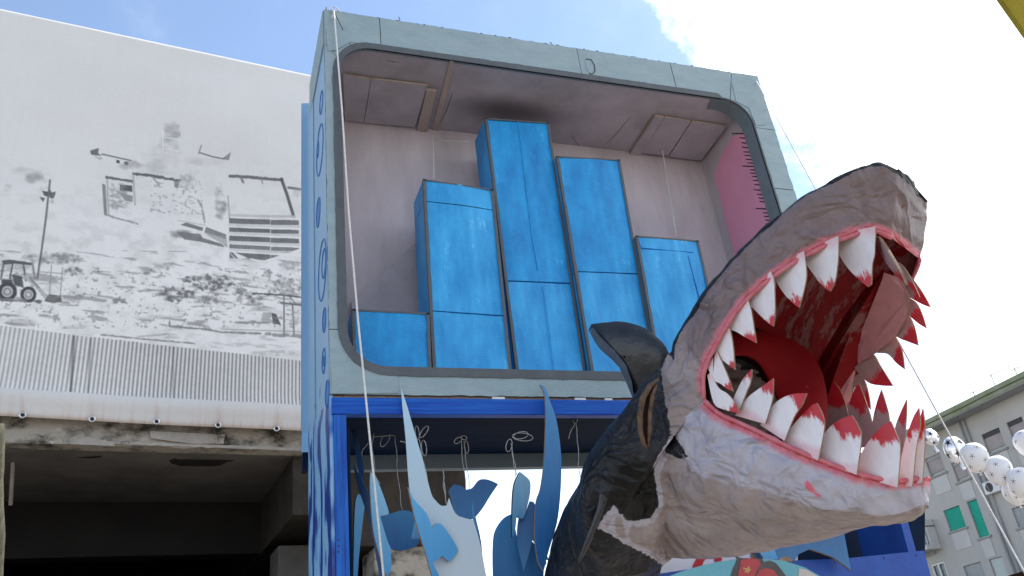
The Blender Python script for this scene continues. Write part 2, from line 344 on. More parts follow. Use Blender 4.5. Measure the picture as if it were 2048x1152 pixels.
def skin_mat():
    mt = bpy.data.materials.new('papier_mache_shark_skin'); mt.use_nodes = True; t = mt.node_tree
    b = t.nodes['Principled BSDF']; b.inputs['Roughness'].default_value = .42; b.inputs['Specular IOR Level'].default_value = .28
    tcn = nd(t, 'ShaderNodeTexCoord')
    def noise(s, d=6, r=.6):
        n = nd(t, 'ShaderNodeTexNoise'); n.inputs['Scale'].default_value = s; n.inputs['Detail'].default_value = d; n.inputs['Roughness'].default_value = r
        t.links.new(tcn.outputs['Object'], n.inputs['Vector']); return n.outputs['Fac']
    def rng_(v, a, b_, c=0, d=1):
        n = nd(t, 'ShaderNodeMapRange'); n.inputs[1].default_value = a; n.inputs[2].default_value = b_; n.inputs[3].default_value = c; n.inputs[4].default_value = d
        t.links.new(v, n.inputs[0]); return n.outputs[0]
    def mix(f, c1, c2):
        n = nd(t, 'ShaderNodeMix', data_type='RGBA'); t.links.new(f, n.inputs['Factor'])
        for i, c in ((6, c1), (7, c2)):
            if isinstance(c, tuple): n.inputs[i].default_value = rgb(c)
            else: t.links.new(c, n.inputs[i])
        return n.outputs[2]
    def madd(a, k, c):
        n = nd(t, 'ShaderNodeMath', operation='MULTIPLY_ADD'); n.inputs[1].default_value = k; t.links.new(a, n.inputs[0]); t.links.new(c, n.inputs[2]); return n.outputs[0]
    n1, n2, n3 = noise(4), noise(26, 4), noise(70, 3)
    brown = mix(rng_(n1, .35, .66), (.205, .155, .162), (.160, .122, .127))
    belly = mix(rng_(n1, .35, .66), (.34, .288, .288), (.25, .208, .207))
    lilac = mix(rng_(n1, .35, .66), (.43, .415, .475), (.36, .34, .40))
    tone = attr_node(t, 'tone')
    grey = mix(rng_(madd(n2, .25, tone), .55, .70), brown, belly)
    grey = mix(rng_(madd(n2, .25, tone), 1.55, 1.72), grey, lilac)
    grey = mix(rng_(madd(n3, .5, n2), 1.00, 1.12), grey, (.42, .39, .40))
    dark = mix(rng_(n1, .40, .62), (.007, .008, .010), (.018, .019, .024))
    dark = mix(rng_(n3, .66, .74), dark, (.09, .085, .085))
    dark = mix(rng_(madd(n2, .6, attr_node(t, 'hollow_shade')), .30, .36), dark, (.003, .003, .003))
    d = madd(n2, .5, attr_node(t, 'dark'))
    col = mix(rng_(d, .23, .29), grey, dark)
    r = madd(n2, -.05, attr_node(t, 'rim'))
    col = mix(rng_(r, .034, .004), col, (.56, .16, .20))
    r2 = madd(n2, -.035, attr_node(t, 'rim'))
    col = mix(rng_(r2, .004, -.006), col, (.42, .03, .05))
    bl = madd(n3, .35, attr_node(t, 'blood'))
    col = mix(rng_(bl, .55, .75), col, (.60, .13, .19))
    t.links.new(col, b.inputs['Base Color'])
    # crumpled paper relief: long ridged creases at two sizes
    def ridged(sc_, st, seed):
        mp = nd(t, 'ShaderNodeMapping'); mp.inputs['Scale'].default_value = st; mp.inputs['Location'].default_value = (seed, seed * .7, 0); mp.inputs['Rotation'].default_value = (.3 * seed, .5, .8 * seed)
        t.links.new(tcn.outputs['Object'], mp.inputs[0])
        n = nd(t, 'ShaderNodeTexNoise'); n.inputs['Scale'].default_value = sc_; n.inputs['Detail'].default_value = 2.5; n.inputs['Distortion'].default_value = .6
        t.links.new(mp.outputs[0], n.inputs['Vector'])
        m1 = nd(t, 'ShaderNodeMath', operation='SUBTRACT'); m1.inputs[1].default_value = .5; t.links.new(n.outputs['Fac'], m1.inputs[0])
        m2 = nd(t, 'ShaderNodeMath', operation='ABSOLUTE'); t.links.new(m1.outputs[0], m2.inputs[0])
        return rng_(m2.outputs[0], 0, .16, 1, 0)
    h = madd(ridged(2.3, (1, 1, .45), 1.0), 1.5, madd(ridged(5.5, (.5, 1, 1), 2.3), .8, n1))
    h = madd(n2, .14, h)
    bp = nd(t, 'ShaderNodeBump'); bp.inputs['Strength'].default_value = .85; bp.inputs['Distance'].default_value = .03
    t.links.new(h, bp.inputs['Height']); t.links.new(bp.outputs[0], b.inputs['Normal'])
    return mt
M['skin'] = skin_mat()

def tooth_mat(name, base, shade):
    mt = bpy.data.materials.new(name); mt.use_nodes = True; t = mt.node_tree
    b = t.nodes['Principled BSDF']; b.inputs['Roughness'].default_value = .4
    tcn = nd(t, 'ShaderNodeTexCoord')
    mp = nd(t, 'ShaderNodeMapping'); mp.inputs['Scale'].default_value = (1, 1, .35); t.links.new(tcn.outputs['Object'], mp.inputs[0])
    n = nd(t, 'ShaderNodeTexNoise'); n.inputs['Scale'].default_value = 17; n.inputs['Detail'].default_value = 8; n.inputs['Roughness'].default_value = .72
    t.links.new(mp.outputs[0], n.inputs['Vector'])
    def mad(a, k, c):
        x = nd(t, 'ShaderNodeMath', operation='MULTIPLY_ADD'); x.inputs[1].default_value = k; t.links.new(a, x.inputs[0]); t.links.new(c, x.inputs[2]); return x.outputs[0]
    def rg(v, a, b_):
        x = nd(t, 'ShaderNodeMapRange'); x.inputs[1].default_value = a; x.inputs[2].default_value = b_; t.links.new(v, x.inputs[0]); return x.outputs[0]
    def mix(f, c1, c2):
        x = nd(t, 'ShaderNodeMix', data_type='RGBA'); t.links.new(f, x.inputs['Factor'])
        for i, c in ((6, c1), (7, c2)):
            if isinstance(c, tuple): x.inputs[i].default_value = rgb(c)
            else: t.links.new(c, x.inputs[i])
        return x.outputs[2]
    tt = attr_node(t, 'tip')
    c = mix(rg(n.outputs['Fac'], .35, .7), base, shade)
    c = mix(rg(mad(n.outputs['Fac'], .95, tt), 1.17, 1.27), c, (.47, .012, .026))
    c = mix(rg(mad(n.outputs['Fac'], .35, tt), .32, .06), c, (.60, .26, .30))
    t.links.new(c, b.inputs['Base Color'])
    bp = nd(t, 'ShaderNodeBump'); bp.inputs['Strength'].default_value = .3; bp.inputs['Distance'].default_value = .008
    t.links.new(n.outputs['Fac'], bp.inputs['Height']); t.links.new(bp.outputs[0], b.inputs['Normal'])
    return mt
M['tooth'] = tooth_mat('white_tooth_paint', (.74, .71, .74), (.64, .60, .63))
M['toothback'] = tooth_mat('unpainted_tooth_back', (.38, .25, .25), (.29, .18, .185))
M['palate'] = pmat('streaked_red_palate_paint', (.20, .005, .008), (.12, .004, .006), rough=.6, spec=.15, scale=4, stretch=(2.4, .9, .7), bump=.6, bscale=14, bdist=.02, wear=(.21, .095, .095), wth=.50, wscale=4)
M['tongue'] = pmat('red_tongue_paint', (.17, .004, .006), (.12, .003, .005), spec=.08, rough=.7, scale=4, bump=.2, bscale=30, wear=(.30, .06, .07), wth=.66, wscale=9)
M['throat'] = pmat('dark_throat', (.016, .010, .008), (.028, .016, .012), rough=.85, spec=.1)
M['lip'] = pmat('pink_red_lip_paint', (.50, .10, .13), (.56, .20, .23), rough=.4, scale=14, bump=.4, bscale=30)
M['gillwood'] = pmat('tan_cardboard_lip', (.15, .095, .06), (.05, .035, .028), rough=.7, scale=20)

exec_order = None

# ================================================================== SETTING
g = MB(); g.add([(-400, -400, 0), (400, -400, 0), (400, 400, 0), (-400, 400, 0)], [(0, 1, 2, 3)])
obj('ground', g, M['ground'], kind='structure')

# ------------------------------------------------------------------ derelict concrete building with the printed sheet
BU = np.array([.99378, .11137, 0]); BN = np.array([-.11137, .99378, 0]); BO = np.array([0, 11.0, 0])
def D(u, n, z): return BO + BU * u + BN * n + np.array([0, 0, z])
def UZ(px, py, n):
    p = PN(px, py, BO + BN * n, BN); return (p - BO) @ BU, p[2]
def DZ(px, py, z):
    p = PZ(px, py, z); return (p - BO) @ BU, (p - BO) @ BN
zb0, zb1 = UZ(0, 834, 0)[1], UZ(600, 865, 0)[1]
uL, uR = UZ(0, 500, 0)[0] - 3.0, UZ(950, 900, 0)[0]
zt = UZ(300, 86, 0)[1]
u0_, u6_ = UZ(0, 834, 0)[0], UZ(600, 865, 0)[0]
def zbot(u): return zb0 + (zb1 - zb0) * (u - u0_) / (u6_ - u0_)
t0, t6 = UZ(0, 22, 0), UZ(625, 155, 0)
def ztop(u): return t0[1] + (t6[1] - t0[1]) * (u - t0[0]) / (t6[0] - t0[0])

bld = thing('derelict_building', 'unfinished grey concrete building with a dark open storey under the printed sheet', 'building', D(-2, 4, 0))
zs = UZ(300, 893, .12)[1]                                         # soffit height
nb = DZ(260, 1004, zs)[1]                                         # depth of the soffit
zbeam = UZ(260, 1112, nb)[1]
uw = DZ(521, 1008, zs)[0]                                         # inner side beam
def dbox(mb, u0, u1, n0, n1, z0, z1, mi=0):
    mb.obox(D(u0, n0, z0), BU * (u1 - u0), BN * (n1 - n0), (0, 0, z1 - z0), mi)
# fascia: uneven, broken lower lip
f = MB(); N_ = 90
rowf, rowb = [], []
for i in range(N_ + 1):
    u = uL + (uR - uL) * i / N_
    j = .02 * mn.noise((u * 2.3, 0, 0)) + .012 * mn.noise((u * 9, 3, 0))
    j2 = .015 * mn.noise((u * 3.3, 5, 0))
    col = []
    for k in range(9):
        zz = zs + j + (ztop(u) - .15 - zs) * (k / 8) ** 3
        col.append(D(u, .12 + j2 * (1 if k < 6 else 0) + .02 * mn.noise((u * 2.5, k * .9, 1)), zz))
    rowf.append(col); rowb.append([D(u, .12, zs + j), D(u, .34, zs + j * .3)])
f.grid(rowf, flip=True); f.grid(rowb)
obj('fascia', f, M['concrete'], bld, smooth=True)
f = MB(); 
for pp in ([(140, 888), (152, 878), (176, 873), (200, 879), (228, 884), (230, 892)], [(300, 862), (450, 869), (447, 887), (380, 887), (302, 876)]):
    f = MB(); f.prism([PN(*q, BO + BN * .085, BN) for q in pp], BN * .05); obj('render_patch', f, M['concrete2'], bld, bevel=.008)
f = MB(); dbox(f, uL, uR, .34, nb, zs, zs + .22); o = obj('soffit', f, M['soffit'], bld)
f = MB(); dbox(f, uL, uR, nb, nb + .35, zbeam, zs + .22); obj('inner_beam', f, M['shade_concrete'], bld)
f = MB(); dbox(f, uL, uR, .5, 7.5, ztop(0) - .5, ztop(0) - .3); obj('roof_slab', f, M['shade_concrete'], bld)
f = MB(); dbox(f, uL, uR, nb + .35, 7.5, zs + .0, zs + .2); obj('floor_slab', f, M['shade_concrete'], bld)
f = MB(); dbox(f, uL, uR, 7.5, 7.8, 0, ztop(0) - .3); obj('back_wall', f, M['shade_concrete'], bld)
f = MB(); dbox(f, uL - .3, uL, .14, 7.8, 0, ztop(0) - .3); obj('end_wall', f, M['shade_concrete'], bld)
zbm2 = UZ(580, 1062, 1.2)[1]
f = MB(); dbox(f, uw, uw + .5, .36, 7.5, zbm2, zs - .003); obj('side_beam', f, M['shade_concrete2'], bld)
f = MB(); f.prism([PZ(*q, zs - .004) for q in [(338, 921), (350, 917), (356, 919), (445, 920), (470, 921), (452, 925), (440, 931), (425, 933), (360, 932), (342, 927)]], (0, 0, .003)); obj('spalled_hole', f, M['shade_concrete'], bld)
f = MB(); f.prism([PZ(*q, zs - .004) for q in [(152, 915), (170, 914), (205, 912), (200, 915), (178, 917)]], (0, 0, .003)); obj('spalled_hole', f, M['shade_concrete'], bld)
f = MB()
edge_ = [(228 + k * 12.4, 888 + k * 12.4 * .036 + 2.2 * mn.noise((k * .9, 3, 3))) for k in range(31)]
top_ = [(x, y - 6 - 3 * mn.noise((k * .7, 8, 2))) for k, (x, y) in enumerate(edge_)]
f.prism([PN(*q, BO + BN * .10, BN) for q in edge_ + top_[::-1]], BN * .03); obj('render_edge', f, M['concrete2'], bld)
f = MB(); dbox(f, uL, uR, .14, .34, 0, UZ(300, 1152, .12)[1] - .35); obj('unseen_front_wall', f, M['concrete'], bld)  # unseen wall, added to keep daylight out of the open storey
f = MB(); dbox(f, uL, uR, .36, 7.4, UZ(300, 1152, .12)[1] - .8, UZ(300, 1152, .12)[1] - .6); obj('storey_floor', f, M['shade_concrete'], bld)
f = MB(); dbox(f, uR - .02, uR + .28, 1.6, 7.8, 0, ztop(0) - .3); obj('end_wall', f, M['shade_concrete'], bld)
f = MB(); u1, u2 = UZ(556, 1120, 1.6)[0], UZ(650, 1120, 1.6)[0]; dbox(f, u1, u2, 1.6, 2.2, 0, zbm2 - .1); obj('pillar', f, M['soffit'], bld, bevel=.02)
f = MB(); u1, u2 = UZ(745, 1120, .6)[0], UZ(872, 1120, .6)[0]; zc = UZ(820, 1092, .5)[1]; dbox(f, u1, u2, .5, 1.1, 0, zc); obj('pillar', f, M['concrete'], bld, bevel=.02)
f = MB(); dbox(f, UZ(640, 1120, .6)[0] + .3, uR, .45, 1.15, zc + .002, zs - .004); obj('side_beam', f, M['shade_concrete2'], bld)

# ------------------------------------------------------------------ the printed sheet: drawn as the black and white print it carries
def build_print(W_, H_):
    us = uL + (uR - uL) * (np.arange(W_) + .5) / W_
    vv = (np.arange(H_) + .5) / H_
    U, V = np.meshgrid(us, vv)
    Z = (zb0 + (zb1 - zb0) * (U - u0_) / (u6_ - u0_)); Z = Z + V * ((t0[1] + (t6[1] - t0[1]) * (U - t0[0]) / (t6[0] - t0[0])) - Z)
    P3 = BO[None, None] + U[..., None] * BU + np.stack([0*Z, 0*Z, Z], -1) - CAM
    c = P3 @ AX                                                   # camera axes
    X = 1024 + F * c[..., 0] / c[..., 2]; Y = 576 + F * c[..., 1] / c[..., 2]
    def smooth_noise(nx, ny, seed, st=(1, 1)):
        r = np.random.default_rng(seed); acc = np.zeros((H_, W_)); amp = 1; tot = 0
        for o in range(5):
            gx, gy = int(nx * 2**o * st[0]) + 2, int(ny * 2**o * st[1]) + 2
            G = r.random((gy, gx))
            xi = np.linspace(0, gx - 1.001, W_); yi = np.linspace(0, gy - 1.001, H_)
            x0, y0 = xi.astype(int), yi.astype(int); fx, fy = xi - x0, yi - y0
            fx = fx*fx*(3-2*fx); fy = fy*fy*(3-2*fy)
            A = G[y0][:, x0] * (1-fx) + G[y0][:, x0+1] * fx; B = G[y0+1][:, x0] * (1-fx) + G[y0+1][:, x0+1] * fx
            acc += amp * (A * (1-fy)[:, None] + B * fy[:, None]); tot += amp; amp *= .55
        return acc / tot
    n1 = smooth_noise(6, 5, 1); n2 = smooth_noise(60, 50, 2); n3 = smooth_noise(220, 160, 3); n4 = smooth_noise(30, 110, 4)
    img = .66 + .05 * (n1 - .5)
    img = img + .07 * np.clip((Y - 330) / 300, 0, 1)
    def inpoly(pts):
        x0, x1 = min(p[0] for p in pts), max(p[0] for p in pts); y0, y1 = min(p[1] for p in pts), max(p[1] for p in pts)
        bb = (X >= x0) & (X <= x1) & (Y >= y0) & (Y <= y1); ins = np.zeros_like(bb)
        n = len(pts)
        xs, ys = X[bb], Y[bb]; r = np.zeros(xs.shape, bool)
        for i in range(n):
            (xa, ya), (xb, yb) = pts[i], pts[(i+1) % n]
            if ya == yb: continue
            cnd = (ya > ys) != (yb > ys)
            r ^= cnd & (xs < (xb - xa) * (ys - ya) / (yb - ya) + xa)
        ins[bb] = r; return ins
    def dark(mask, v, k=1.0):
        nonlocal img
        img = np.where(mask, img * (1-k) + v * k, img)
    def poly(pts, v, k=.92): dark(inpoly(pts), v + .10 * (n3 - .5), k)
    def line(pts, wd, v, k=.9, rough=0):
        nonlocal img
        d = np.full(X.shape, 1e9)
        for (xa, ya), (xb, yb) in zip(pts[:-1], pts[1:]):
            L2 = (xb-xa)**2 + (yb-ya)**2 + 1e-9
            tt = np.clip(((X-xa)*(xb-xa) + (Y-ya)*(yb-ya)) / L2, 0, 1)
            d = np.minimum(d, np.hypot(X - xa - tt*(xb-xa), Y - ya - tt*(yb-ya)))
        mk = np.clip(wd/2 + .5 - d + rough * (n3 - .5) * wd, 0, 1) * k
        img = img * (1 - mk) + v * mk
    def blob(cx, cy, rx, ry, v, k, nz=n2, th=.5, soft=6):
        nonlocal img
        e_ = 1 - ((X-cx)/rx)**2 - ((Y-cy)/ry)**2
        mk = np.clip((np.clip(e_ * 1.4, 0, 1) + (nz - th) * soft * .35) * 1.0 - .35, 0, 1) * (e_ > 0) * k
        img = img * (1 - mk) + v * mk
    def specks(y0, y1, x0, x1, th, v, k, nz):
        nonlocal img
        mk = np.clip((nz - th) * 14, 0, 1) * ((Y > y0) & (Y < y1) & (X > x0) & (X < x1)) * k
        img = img * (1 - mk) + v * mk
    # dust cloud and flying roof pieces
    blob(342, 262, 22, 26, .36, .75); blob(338, 285, 26, 30, .42, .55); blob(322, 315, 55, 30, .48, .45); blob(345, 330, 70, 26, .52, .4); blob(300, 340, 60, 20, .5, .35)
    line([(325, 262), (326, 300)], 2, .72); line([(325, 275), (358, 280)], 2, .70); line([(330, 298), (360, 303)], 2, .68)
    poly([(180, 301), (198, 296), (196, 306), (204, 312), (182, 309)], .22)
    line([(204, 308), (262, 321)], 3, .25); poly([(186, 311), (206, 316), (200, 320)], .45)
    poly([(233, 319), (240, 321), (239, 327), (232, 325)], .12); poly([(249, 322), (257, 324), (256, 331), (249, 329)], .12)
    blob(262, 330, 30, 12, .35, .6)
    line([(397, 308), (402, 293)], 3, .35); line([(400, 307), (425, 315), (448, 320)], 2.5, .2); poly([(444, 319), (461, 307), (457, 323)], .3); blob(410, 325, 40, 10, .5, .5)
    blob(68, 358, 22, 16, .35, .7); blob(45, 345, 40, 12, .45, .5); blob(15, 380, 12, 9, .45, .6); blob(87, 372, 14, 14, .4, .6)
    # broken apartment block
    poly([(204, 367), (211, 369), (214, 432), (208, 432)], .22, .75); line([(214, 352), (217, 428)], 3, .45); line([(213, 354), (266, 363)], 5, .2, .9, .8)
    poly([(240, 369), (264, 371), (265, 384), (240, 381)], .12); poly([(241, 386), (266, 392), (265, 405), (250, 402)], .25, .7)
    blob(236, 395, 28, 36, .35, .75, n3, .5, 9); line([(266, 346), (270, 410)], 4, .48); line([(213, 432), (240, 440), (275, 449)], 4, .3, .7, 1.2)
    line([(268, 347), (305, 352), (358, 361)], 6, .17, .9, .8); line([(305, 354), (318, 370)], 3, .35); poly([(348, 362), (359, 364), (356, 377), (349, 374)], .3)
    blob(375, 365, 24, 22, .42, .7, n3, .5, 8); specks(358, 430, 300, 405, .60, .4, .7, n3); line([(396, 400), (404, 416), (409, 446)], 4, .35, .8, 1)
    line([(355, 443), (410, 452)], 3, .55); poly([(372, 447), (406, 457), (404, 464), (360, 452)], .2, .85); poly([(412, 455), (452, 470), (452, 480), (408, 466)], .25, .85)
    poly([(352, 466), (400, 470), (405, 478), (450, 492), (448, 497), (400, 486), (368, 482)], .2, .8); poly([(405, 466), (452, 476), (455, 500), (440, 488)], .38, .7)
    blob(362, 470, 26, 12, .3, .7)
    line([(456, 392), (459, 440)], 3, .45); line([(459, 353), (500, 357), (562, 365)], 6, .2, .9, .6); line([(482, 358), (486, 366)], 5, .3); line([(522, 362), (524, 370)], 3, .4)
    line([(561, 363), (572, 392), (585, 432)], 6, .17, .92); line([(575, 380), (598, 384)], 5, .25); blob(592, 391, 12, 10, .45, .6)
    blob(441, 405, 16, 42, .28, .85); line([(460, 430), (588, 436)], 5, .5, .7)
    for (ya, yb, v) in [(436, 447, .22), (455, 464, .20), (472, 483, .20), (490, 499, .26), (507, 520, .22)]:
        x0 = 458; sh = 3
        poly([(x0, ya), (540, ya + sh + 1), (540, yb + sh), (x0, yb)], v); poly([(541, ya + sh + 2), (575, ya + sh + 3), (597, ya + sh + 5), (597, yb + sh + 3), (541, yb + sh + 1)], v + .02)
        line([(x0, yb + 3), (540, yb + 6), (597, yb + 9)], 5, .55, .6)
    poly([(452, 500), (470, 520), (480, 524), (470, 524)], .7)
    dark(inpoly([(440, 486), (463, 505), (476, 521), (500, 519), (525, 524), (560, 512), (597, 500), (600, 535), (520, 530), (452, 500)]), .715, .95)
    # hillside: scrub, stones, lamp mast, loader, scaffold
    specks(505, 655, -400, 640, .615, .35, .65, n4); specks(540, 660, -400, 640, .64, .25, .6, n3)
    blob(105, 522, 75, 16, .30, .85, n3); blob(30, 535, 40, 14, .4, .7, n3); blob(145, 548, 24, 13, .22, .85, n3, .5, 9); blob(330, 535, 30, 10, .4, .7, n3, .5, 9); blob(267, 568, 8, 5, .25, .8); blob(284, 572, 6, 5, .3, .8); blob(293, 551, 9, 4, .3, .8)
    blob(420, 570, 52, 24, .24, .95, n3, .5, 9); blob(350, 592, 48, 17, .24, .95, n3, .5, 9); blob(410, 603, 40, 12, .28, .9, n3, .5, 9); blob(372, 562, 14, 8, .2, .9, n3); blob(482, 592, 22, 16, .32, .85, n3, .5, 9); blob(508, 605, 20, 14, .26, .85, n3, .5, 9); blob(570, 575, 48, 26, .36, .8, n3, .5, 9); blob(534, 550, 12, 13, .35, .8, n3); blob(575, 533, 26, 12, .4, .7, n3, .5, 9); blob(520, 622, 40, 7, .35, .7, n4)
    blob(235, 608, 16, 9, .3, .9, n3, .5, 8); blob(44, 648, 40, 9, .4, .8, n4); blob(150, 656, 34, 7, .45, .8, n4); blob(310, 638, 60, 7, .45, .7, n4); blob(545, 710, 60, 9, .45, .6, n3)
    line([(100, 362), (92, 440), (84, 500), (75, 560)], 4, .2); poly([(84, 384), (96, 386), (95, 396), (88, 394)], .15); poly([(98, 388), (112, 385), (108, 399), (99, 398)], .2); poly([(79, 397), (90, 399), (86, 408)], .2); line([(100, 384), (103, 398)], 4, .2); blob(104, 405, 6, 8, .35, .8)
    poly([(4, 525), (20, 523), (66, 530), (66, 535), (30, 531), (8, 533)], .15); line([(8, 530), (2, 562)], 4, .2); line([(26, 530), (20, 560), (38, 572)], 3.5, .15); line([(47, 533), (52, 565)], 3.5, .2); line([(65, 532), (70, 560)], 5, .35)
    poly([(2, 560), (28, 562), (34, 578), (34, 596), (4, 596)], .42); poly([(4, 562), (24, 564), (26, 572), (3, 570)], .15); poly([(24, 552), (44, 556), (48, 580), (30, 574)], .15); line([(52, 558), (70, 572), (92, 598)], 8, .5); line([(60, 560), (78, 580)], 3, .3)
    for (cx, cy, r) in [(15, 587, 19), (57, 593, 16)]:
        d_ = np.hypot(X - cx, Y - cy); dark(d_ < r, .13); dark(d_ < r*.6, .55); dark(d_ < r*.42, .35); dark(d_ < r*.25, .62)
    line([(0, 603), (80, 607)], 5, .15, .8, 1.5); poly([(88, 606), (98, 592), (122, 596), (124, 608), (106, 610)], .22); blob(140, 600, 34, 12, .35, .8, n3, .5, 9)
    line([(103, 535), (99, 595)], 2, .35); line([(125, 540), (120, 598)], 2, .35); line([(80, 548), (126, 552)], 2, .4); line([(82, 560), (122, 572)], 1.5, .45)
    # boards, trestle and rails on the right
    line([(505, 591), (560, 594), (600, 598)], 4, .18, .9, .8); line([(560, 610), (602, 614)], 4, .2); line([(566, 598), (566, 676)], 3, .22); line([(583, 612), (586, 674)], 3, .22); line([(575, 595), (590, 612)], 2.5, .25); blob(588, 640, 16, 24, .4, .7, n3, .5, 8)
    poly([(524, 628), (541, 630), (538, 651), (521, 650)], .5); poly([(541, 630), (550, 632), (560, 654), (544, 652)], .16); line([(470, 648), (535, 650)], 4, .35, .8, 1); line([(338, 648), (338, 656), (415, 662), (440, 667), (520, 671)], 4, .3, .85, 1); line([(440, 661), (600, 668)], 2, .45); line([(530, 672), (600, 678)], 6, .3, .75, 1.4); line([(202, 672), (280, 680), (390, 690)], 3, .3, .8, 1.2); line([(275, 676), (330, 672)], 3, .4, .6)
    specks(600, 700, -400, 640, .62, .45, .5, n4)
    # corrugated fence
    ft = 655 + (X - 0) * (725 - 655) / 600 + 3 * (n2 - .5); fb = 780 + X * (815 - 780) / 600
    fence = (Y > ft) & (Y < fb)
    per = (u6_ - u0_) / 70.5
    s_ = .5 + .5 * np.sin(2 * np.pi * U / per)
    fc = .30 + .38 * np.clip(s_ * 1.3, 0, 1) + .12 * (n1 - .5) + .05 * (n3 - .5)
    fc = fc + .16 * np.clip((300 - X) / 300, 0, 1) * (1 - s_) * .8
    dk = np.exp(-((X - (149 - (Y - 660) * .06)) / 3.0)**2) + .7 * np.exp(-((X - 182 + (Y - 680) * .06) / 2.0)**2) + .5 * np.exp(-((X - 346) / 2.0)**2)
    img = np.where(fence, fc * (1 - .55 * np.clip(dk, 0, 1)), img)
    # blank hem below and to the right
    img = np.where(Y >= fb, .62 + .05 * (n1 - .5), img)
    img = np.where(X > 640, .66 + .05 * (n1 - .5), img)
    # fine weave and vertical stains
    stain = smooth_noise(260, 2, 9)
    img = img * (.99 + .02 * stain) * (.985 + .03 * n3)
    for _ in range(2):
        p_ = np.pad(img, 1, mode='edge'); img = .4 * img + .15 * (p_[:-2, 1:-1] + p_[2:, 1:-1] + p_[1:-1, :-2] + p_[1:-1, 2:])
    gr_ = np.clip((Y - 300) / 200, 0, 1) * (Y < ft)
    img = img * (1 - .10 * gr_ * np.clip((n2 - .46) * 4, 0, 1) - .05 * (np.random.default_rng(3).random(img.shape) - .5))
    img = .66 * np.power(np.clip(img, .01, 1) / .66, 1.55)
    C_ = np.stack([img * .95, img * .935, img * .91, np.ones_like(img)], -1)
    rust = np.zeros_like(img)
    for (gx, gy) in GROM:
        rust += np.exp(-((X - gx - (Y - gy) * .03) / 5)**2) * np.clip(1 - (gy - Y) / 50, 0, 1) * (Y < gy + 6) * (Y > gy - 50) * .5
    eb = 834 + X * (865 - 834) / 600
    rust += np.clip(1 - (eb - Y) / 14, 0, 1) * (.25 + .7 * stain) * .8
    rust += np.clip(1 - (eb - Y) / 60, 0, 1) * np.clip(stain - .48, 0, 1) * 1.2
    rust = np.clip(rust, 0, .75)[..., None]
    C_[..., :3] = C_[..., :3] * (1 - rust) + C_[..., :3] * np.array([.80, .60, .50]) * rust
    return np.clip(C_, 0, 1).astype(np.float32)
GROM = [(45, 830), (184, 838), (313, 843), (436, 850), (553, 857)]
PW, PH = 1700, 1150
pimg = bpy.data.images.new('demolition_print', PW, PH, float_buffer=True)
pimg.colorspace_settings.name = 'Non-Color'
pimg.pixels.foreach_set(build_print(PW, PH).ravel()); pimg.update(); pimg.pack()
mt = bpy.data.materials.new('printed_sheet'); mt.use_nodes = True; t = mt.node_tree; b = t.nodes['Principled BSDF']
b.inputs['Roughness'].default_value = .55
ti = nd(t, 'ShaderNodeTexImage', image=pimg, extension='EXTEND'); uvn = nd(t, 'ShaderNodeUVMap', uv_map='UVMap')
t.links.new(uvn.outputs[0], ti.inputs[0]); t.links.new(ti.outputs[0], b.inputs['Base Color'])

sheet = thing('printed_sheet', 'huge black and white printed sheet of a collapsing tower block hung on the building', 'banner', D(0, 0, zb0))
NU, NV = 220, 120
G = []; UVs = []
for i in range(NU + 1):
    u = uL + (uR - uL) * i / NU; row = []
    for j in range(NV + 1):
        v = j / NV; z = zbot(u) + (ztop(u) - zbot(u)) * v
        dn = .06 * mn.noise((u * .35, z * .5, 0)) + .045 * mn.noise((u * .6 + z * .5, z * .35, 4)) + .012 * mn.noise((u * 1.1 - z * .9, z * .5 + u * .3, 9))
        dn += .09 * math.exp(-((v - .040) / .022) ** 2) * (.6 + .4 * mn.noise((u * .8, 1, 1)))
        dn *= min(1, (1 - v) / .12)
        row.append(D(u, -.04 - max(-.05, dn) , z)); UVs.append((i / NU, v))
    G.append(row)
f = MB(); f.grid(G)
o = obj('sheet', f, mt, sheet, smooth=True)
uvl = o.data.uv_layers.new(name='UVMap')
for p in o.data.polygons:
    for li, vi in zip(p.loop_indices, p.vertices): uvl.data[li].uv = UVs[vi]
sm = o.modifiers.new('thickness', 'SOLIDIFY'); sm.thickness = .003
for (gx, gy) in GROM + [(-100, 822)]:
    c = PN(gx, gy, BO - BN * .09, BN)
    f = MB(); f.tube([c + .032 * (math.cos(a) * BU + math.sin(a) * np.array([0, 0, 1])) for a in np.linspace(0, 2*math.pi, 17)[:-1]], .011, 6, closed=True)
    go = obj('grommet', f, M['metal'], sheet, smooth=True)
    f = MB(); f.prism([c + .022 * (math.cos(a) * BU + math.sin(a) * np.array([0, 0, 1])) + BN * .008 for a in np.linspace(0, 2*math.pi, 13)[:-1]], BN * .01)
    obj('screw', f, M['black'], go)

# mossy post and hanging pipe at the left edge
f = MB(); N_ = 14
pts = [PD(-14 + 2 * math.sin(k), 850 + k * 28, 7.0) for k in range(N_)]
f.tube(pts, [.085 + .008 * mn.noise((k * .7, 0, 0)) for k in range(N_)], 8)
tag(obj('timber_post', f, M['moss'], smooth=True), 'mossy timber post at the far left edge beside the hanging pipe', 'post')
f = MB(); f.tube([PD(29, 869, 10.6), PD(25, 940, 10.6), PD(21, 1010, 10.6)], .024, 8)
tag(obj('hanging_pipe', f, M['rust']), 'thin rusty pipe hanging from the concrete edge at the left', 'pipe')

# olive yellow board, upper right corner
f = MB(); f.prism([PD(2004, -2, 3.2), PD(2052, 66, 3.2), PD(2300, 380, 3.2), PD(2500, 250, 3.2), PD(2250, -250, 3.2), PD(1900, -160, 3.2)], AX @ np.array([0, 0, .03]))
tag(obj('yellow_board', f, M['yellow']), 'olive yellow board edge poking into the top right corner', 'board')

